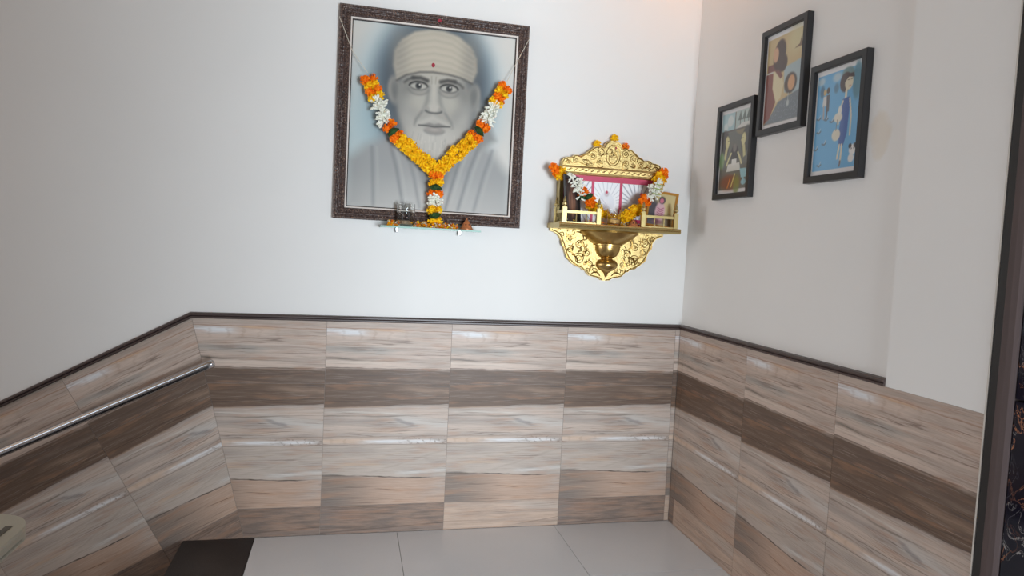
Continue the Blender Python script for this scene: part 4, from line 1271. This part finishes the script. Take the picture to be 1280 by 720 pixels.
cl('y', [(-0.575, 1.655), (-0.560, 1.665), (-0.552, 1.648), (-0.535, 1.655), (-0.525, 1.640), (-0.512, 1.628)], 0.85, -0.092)
cl('y', [(-0.488, 1.622), (-0.470, 1.616), (-0.450, 1.610), (-0.430, 1.610)], 0.85, -0.075)
cl('y', [(-0.412, 1.612), (-0.402, 1.622), (-0.398, 1.604), (-0.384, 1.634), (-0.380, 1.614), (-0.366, 1.646), (-0.362, 1.626), (-0.348, 1.658), (-0.344, 1.638), (-0.330, 1.664), (-0.328, 1.646)], 0.85)
cl('o', [(-0.308, 1.662), (-0.306, 1.682), (-0.318, 1.694), (-0.288, 1.708), (-0.276, 1.696), (-0.300, 1.718)], 0.80)
cl('w', [(-0.268, 1.728), (-0.258, 1.748), (-0.248, 1.765), (-0.238, 1.782), (-0.228, 1.795), (-0.240, 1.735), (-0.222, 1.760), (-0.262, 1.765)], 0.85, -0.105)
for x, z in ((-0.235, 1.77), (-0.245, 1.745), (-0.225, 1.79)):
    o = obj('stem', tube(bmesh.new(), [(x - 0.022, -0.135, z - 0.004), (x + 0.020, -0.132, z - 0.012)], [0.0032, 0.0015], 6), M_LGR, sg)
cl('y', [(-0.222, 1.812), (-0.205, 1.822), (-0.215, 1.835), (-0.196, 1.808)], 0.95, -0.080)
cl('o', [(-0.194, 1.846), (-0.180, 1.835), (-0.183, 1.855)], 0.90, -0.070)
# ---- loose flower heads on the crest
def loose(kind, p, s, label, nm='marigold_flower'):
    me = {'y': ME_Y, 'o': ME_O}[kind][0]
    o = bpy.data.objects.new(nm, me); COL.objects.link(o); o.location = p; o.scale = (s,) * 3
    return tag(o, label, 'flower')
loose('y', (-0.530, -0.012, 1.9760), 0.85, 'yellow marigold head on the slope of the brass crest facing the portrait')
loose('y', (-0.438, -0.012, 2.0130), 0.85, 'yellow marigold head on the very top of the brass crest')
loose('o', (-0.377, -0.012, 1.9755), 0.80, 'orange marigold head on the slope of the brass crest, toward the corner')
# petals, tumbler, burner and cloth on the shelf
petals('flower_petals', SC - 0.27, SC + 0.27, -0.178, -0.03, 1.566, 480, [M_YEL, M_YEL, M_ORA, M_WHI], 'loose yellow petals strewn on the brass shrine shelf', [(-0.474, -0.158, 0.052), (-0.368, -0.155, 0.042), (-0.66, -0.085, 0.085), (-0.205, -0.09, 0.09)], 0.022)
tumbler((-0.474, -0.158, 1.5664), 0.035, 0.080, 'clear glass tumbler with amber oil on the brass shrine shelf', None, plain('amber_oil', C(196, 150, 80), 0.3, 0, 0.15, 30), 0.030)
cone_burner((-0.368, -0.155, 1.5664), 0.040, 0.027, 'small copper-coloured cone incense burner on the brass shrine shelf')
bm = box(-0.335, -0.285, -0.075, -0.020, 1.5665, 1.605, 0.006)
tag(obj('folded_cloth', bm, plain('magenta_cloth', C(168, 40, 78), 0.8)), 'small folded magenta cloth on the brass shrine shelf', 'cloth')

# ------------------------------------------------------------------ three black-framed prints on the right wall
M_BLACK = plain('satin_black_frame', C(36, 35, 36), 0.36, 0, 0.1)
XB = 0.0112
def wall_print(label, y_far, y_near, z0, z1, paint):
    """u runs from the far end (y_far) toward the entrance (y_near)"""
    w, h = y_far - y_near, z1 - z0
    o = thing('framed_print', label, 'picture', (XB, (y_far + y_near) / 2, z0), 'black framed prints on the side wall')
    del o['group']
    cvn = lambda a, b, hh: (XB - hh, y_far - a, z0 + b)
    mitred('frame_rail', [(0, 0), (0, 0.026), (0.002, 0.028), (0.023, 0.028), (0.026, 0.025), (0.026, 0)], M_BLACK, (0, w, 0, h), o, cvn)
    obj('backing_board', box(XB - 0.006, XB, y_near + 0.004, y_far - 0.004, z0 + 0.004, z1 - 0.004), M_FRDARK, o)
    c = Canvas(w - 0.052, h - 0.052, 92, (222, 220, 220))
    paint(c)
    c.put(np.ones(c.X.shape), (196, 194, 190), 0.14)
    c.build('print', (XB - 0.013, y_far - 0.026, z0 + 0.026), (0, -1, 0), (0, 0, 1), M_PRINT, o)
    return o
def border(c, m0, m1, col):
    c.rect(m0, 1 - m0, m1, 1 - m1, col)
def p_cafe(c):
    border(c, 0.025, 0.045, (92, 94, 88))
    c.rect(0.03, 0.45, 0.75, 0.955, (158, 190, 196)); c.rect(0.48, 0.97, 0.75, 0.955, (172, 190, 186))
    c.ell(0.30, 0.86, 0.10, 0.10, (206, 216, 214), 0.02); c.ell(0.15, 0.80, 0.08, 0.07, (196, 210, 210), 0.02)
    for x in (0.62, 0.75, 0.88):
        c.poly([(x - 0.07, 0.84), (x + 0.07, 0.84), (x, 0.95)], (92, 104, 100)); c.line([(x, 0.85), (x, 0.79)], 0.02, (90, 84, 78))
    c.poly([(0.48, 0.75), (0.97, 0.75), (0.97, 0.80), (0.7, 0.81)], (206, 206, 200))
    c.poly([(0.48, 0.74), (0.97, 0.76), (0.97, 0.60), (0.55, 0.70)], (122, 112, 84), 0.02)
    c.rect(0.03, 0.97, 0.735, 0.75, (80, 74, 66))
    for cx, s_ in ((0.17, 1), (0.84, -1)):
        c.ell(cx, 0.60, 0.13, 0.24, (56, 54, 52), 0.02, 1, 0.15 * s_)
        c.ell(cx + 0.07 * s_, 0.61, 0.065, 0.115, (206, 198, 138), 0.012, 1, 0.1 * s_)
        c.poly([(cx + 0.11 * s_, 0.64), (cx + 0.16 * s_, 0.60), (cx + 0.11 * s_, 0.585)], (206, 198, 138), 0.008)
        c.poly([(cx + 0.02 * s_, 0.55), (cx + 0.10 * s_, 0.54), (cx + 0.05 * s_, 0.40), (cx - 0.02 * s_, 0.42)], (196, 188, 130), 0.012)
        c.line([(cx + 0.08 * s_, 0.625), (cx + 0.115 * s_, 0.625)], 0.012, (60, 56, 50))
    c.ell(0.50, 0.46, 0.13, 0.15, (48, 46, 46), 0.02)
    c.ell(0.50, 0.53, 0.06, 0.07, (110, 104, 98), 0.012)
    for s_ in (-1, 1): c.line([(0.5 + 0.11 * s_, 0.47), (0.5 + 0.19 * s_, 0.40), (0.5 + 0.24 * s_, 0.34)], 0.045, (206, 200, 146))
    c.poly([(0.26, 0.26), (0.72, 0.26), (0.68, 0.35), (0.30, 0.35)], (214, 214, 206)); c.rect(0.42, 0.58, 0.33, 0.40, (222, 222, 216))
    c.ell(0.08, 0.40, 0.09, 0.15, (120, 152, 106), 0.03)
    c.ell(0.40, 0.13, 0.34, 0.13, (118, 62, 36), 0.05, 0.9)
    c.ell(0.62, 0.10, 0.10, 0.16, (112, 128, 52), 0.04, 0.8); c.line([(0.45, 0.08), (0.55, 0.22)], 0.03, (212, 196, 110)); c.line([(0.33, 0.07), (0.40, 0.17)], 0.03, (206, 120, 50))
    c.poly([(0.70, 0.28), (0.94, 0.27), (0.90, 0.17), (0.76, 0.17)], (136, 188, 200)); c.ell(0.84, 0.12, 0.08, 0.05, (122, 168, 180)); c.line([(0.83, 0.17), (0.83, 0.10)], 0.04, (132, 180, 192))
def p_reader(c):
    border(c, 0.03, 0.045, (196, 172, 124))
    c.ell(0.78, 0.86, 0.20, 0.20, (206, 198, 150), 0.12, 0.8)
    c.poly([(0.74, 0.76), (0.97, 0.76), (0.93, 0.79), (0.90, 0.86), (0.87, 0.79)], (120, 94, 70))
    c.poly([(0.50, 0.60), (0.97, 0.64), (0.97, 0.28), (0.55, 0.34)], (158, 178, 184), 0.02)
    c.poly([(0.03, 0.045), (0.97, 0.045), (0.97, 0.33), (0.70, 0.30), (0.40, 0.26), (0.20, 0.12)], (104, 114, 122), 0.015)
    for i in range(160):
        x, y = rng.uniform(0.1, 0.97), rng.uniform(0.05, 0.30)
        if y < 0.05 + (0.4 * x): c.ell(x, y, 0.008, 0.008, (146, 158, 166), 0.005, 0.6)
    c.poly([(0.03, 0.60), (0.22, 0.58), (0.36, 0.42), (0.34, 0.28), (0.18, 0.10), (0.03, 0.06)], (120, 62, 54), 0.012)
    c.poly([(0.22, 0.60), (0.38, 0.60), (0.52, 0.44), (0.46, 0.30), (0.34, 0.25), (0.22, 0.42)], (212, 200, 160), 0.015)
    c.poly([(0.06, 0.68), (0.30, 0.68), (0.48, 0.52), (0.42, 0.50), (0.26, 0.60), (0.06, 0.60)], (116, 66, 58), 0.01)
    c.rect(0.03, 0.22, 0.585, 0.605, (198, 196, 186))
    c.ell(0.36, 0.76, 0.16, 0.24, (62, 46, 44), 0.02, 1, -0.2); c.ell(0.46, 0.66, 0.12, 0.14, (62, 46, 44), 0.02)
    c.ell(0.26, 0.77, 0.075, 0.12, (206, 158, 122), 0.015)
    c.ell(0.70, 0.42, 0.16, 0.16, (72, 62, 56), 0.02); c.ell(0.72, 0.42, 0.09, 0.12, (206, 152, 106), 0.015)
    c.ell(0.66, 0.22, 0.03, 0.05, (180, 190, 190), 0.015); c.line([(0.66, 0.32), (0.66, 0.22)], 0.012, (170, 180, 182))
def p_blue(c):
    border(c, 0.03, 0.045, (98, 166, 212))
    for x, y, r in ((0.10, 0.90, .08), (0.45, 0.90, .09), (0.92, 0.93, .07)): c.ell(x, y, r, r * 0.7, (190, 202, 206), 0.03, 0.8)
    c.ell(0.88, 0.82, 0.09, 0.26, (82, 132, 152), 0.02); c.ell(0.68, 0.90, 0.13, 0.10, (104, 134, 136), 0.02)
    c.ell(0.45, 0.80, 0.05, 0.07, (78, 122, 150), 0.02); c.ell(0.14, 0.80, 0.05, 0.09, (70, 110, 138), 0.02)
    # couple
    c.poly([(0.17, 0.75), (0.25, 0.75), (0.25, 0.66), (0.16, 0.66)], (206, 206, 202)); c.ell(0.20, 0.79, 0.035, 0.045, (190, 160, 104), 0.008)
    c.poly([(0.24, 0.76), (0.31, 0.76), (0.31, 0.60), (0.25, 0.60)], (76, 76, 82)); c.ell(0.27, 0.80, 0.035, 0.045, (74, 60, 52), 0.008)
    c.line([(0.19, 0.66), (0.20, 0.54)], 0.03, (168, 160, 156)); c.line([(0.27, 0.62), (0.26, 0.53)], 0.035, (74, 78, 88))
    # woman in the blue dress
    c.ell(0.64, 0.83, 0.12, 0.14, (66, 54, 54), 0.012); c.ell(0.71, 0.82, 0.085, 0.105, (216, 206, 178), 0.010)
    c.poly([(0.60, 0.90), (0.80, 0.90), (0.82, 0.855), (0.70, 0.87), (0.60, 0.82)], (66, 54, 54), 0.008)
    c.line([(0.68, 0.845), (0.73, 0.842)], 0.010, (60, 50, 48)); c.line([(0.75, 0.842), (0.78, 0.845)], 0.010, (60, 50, 48)); c.line([(0.71, 0.785), (0.755, 0.785)], 0.010, (170, 80, 80))
    c.line([(0.67, 0.76), (0.66, 0.68)], 0.045, (216, 206, 178))
    c.poly([(0.60, 0.68), (0.74, 0.69), (0.76, 0.60), (0.75, 0.48), (0.74, 0.36), (0.68, 0.25), (0.58, 0.25), (0.57, 0.40), (0.60, 0.55)], (62, 92, 158), 0.008)
    c.line([(0.75, 0.67), (0.80, 0.52), (0.80, 0.34)], 0.030, (214, 204, 178)); c.line([(0.61, 0.66), (0.54, 0.56), (0.54, 0.46)], 0.030, (214, 204, 178))
    c.ell(0.53, 0.52, 0.09, 0.07, (216, 212, 196), 0.01); c.ell(0.56, 0.58, 0.04, 0.07, (222, 220, 210), 0.01)
    c.ell(0.51, 0.36, 0.09, 0.085, (212, 206, 186), 0.01); c.line([(0.52, 0.50), (0.50, 0.40)], 0.012, (120, 110, 100))
    c.line([(0.60, 0.26), (0.57, 0.14)], 0.035, (214, 204, 178)); c.line([(0.65, 0.26), (0.64, 0.10)], 0.035, (214, 204, 178)); c.line([(0.64, 0.11), (0.63, 0.07)], 0.03, (110, 90, 80))
    # small white puppy with dark ears
    c.ell(0.88, 0.20, 0.07, 0.075, (226, 224, 220), 0.01); c.ell(0.83, 0.235, 0.03, 0.035, (52, 50, 52), 0.008); c.ell(0.93, 0.235, 0.03, 0.035, (52, 50, 52), 0.008)
    c.ell(0.86, 0.125, 0.06, 0.06, (220, 218, 214), 0.01); c.ell(0.86, 0.21, 0.010, 0.010, (40, 40, 40), 0.004); c.ell(0.91, 0.21, 0.010, 0.010, (40, 40, 40), 0.004)
    # birds
    for x, y in ((0.12, 0.42), (0.08, 0.26), (0.26, 0.30), (0.18, 0.10), (0.10, 0.55), (0.27, 0.53), (0.40, 0.50)):
        c.line([(x - 0.05, y), (x, y - 0.012), (x + 0.04, y + 0.004)], 0.022, (92, 110, 124)); c.line([(x, y), (x + 0.03, y + 0.03)], 0.012, (180, 196, 204))
def wp(label, yf, yn, z0, z1, paint): return wall_print(label, yf, yn, z0, z1, paint)
wp('black-framed print of two long-haired faces over a cup and tray, nearest the room corner', -0.275, -0.594, 1.713, 2.162, p_cafe)
wp('black-framed print of a long-haired woman in a cream and maroon dress, hung highest', -0.624, -0.940, 1.972, 2.421, p_reader)
wp('black-framed bright blue print of a woman in a blue dress with a white puppy', -0.985, -1.292, 1.740, 2.188, p_blue)

# ------------------------------------------------------------------ warm ceiling spotlight near the corner
dl = thing('ceiling_spotlight', 'small round warm recessed ceiling spotlight near the room corner', 'ceiling light', (-0.085, -0.42, CEIL))
lx, ly = -0.085, -0.42
obj('trim_ring', lathe(bmesh.new(), [(0.055, 0.0), (0.055, -0.006), (0.040, -0.010), (0.036, -0.004), (0.036, 0.0)], (lx, ly, CEIL - 0.0005), 24), M_CHROME, dl, True)
N = NT('warm_lamp_glow', 0.5)
N.b.inputs['Emission Color'].default_value = C(255, 200, 130); N.b.inputs['Emission Strength'].default_value = 6.0
obj('lamp_lens', lathe(bmesh.new(), [(0, -0.003), (0.035, -0.003), (0.035, -0.001), (0, -0.001)], (lx, ly, CEIL), 20), N.out(C(255, 220, 170)), dl)
L = bpy.data.lights.new('spotlight_bulb', 'POINT'); L.energy = 1.7; L.color = (1.0, 0.38, 0.08); L.shadow_soft_size = 0.03
lo = bpy.data.objects.new('spotlight_bulb', L); COL.objects.link(lo); lo.location = (lx, ly, CEIL - 0.06); setp(lo, dl)
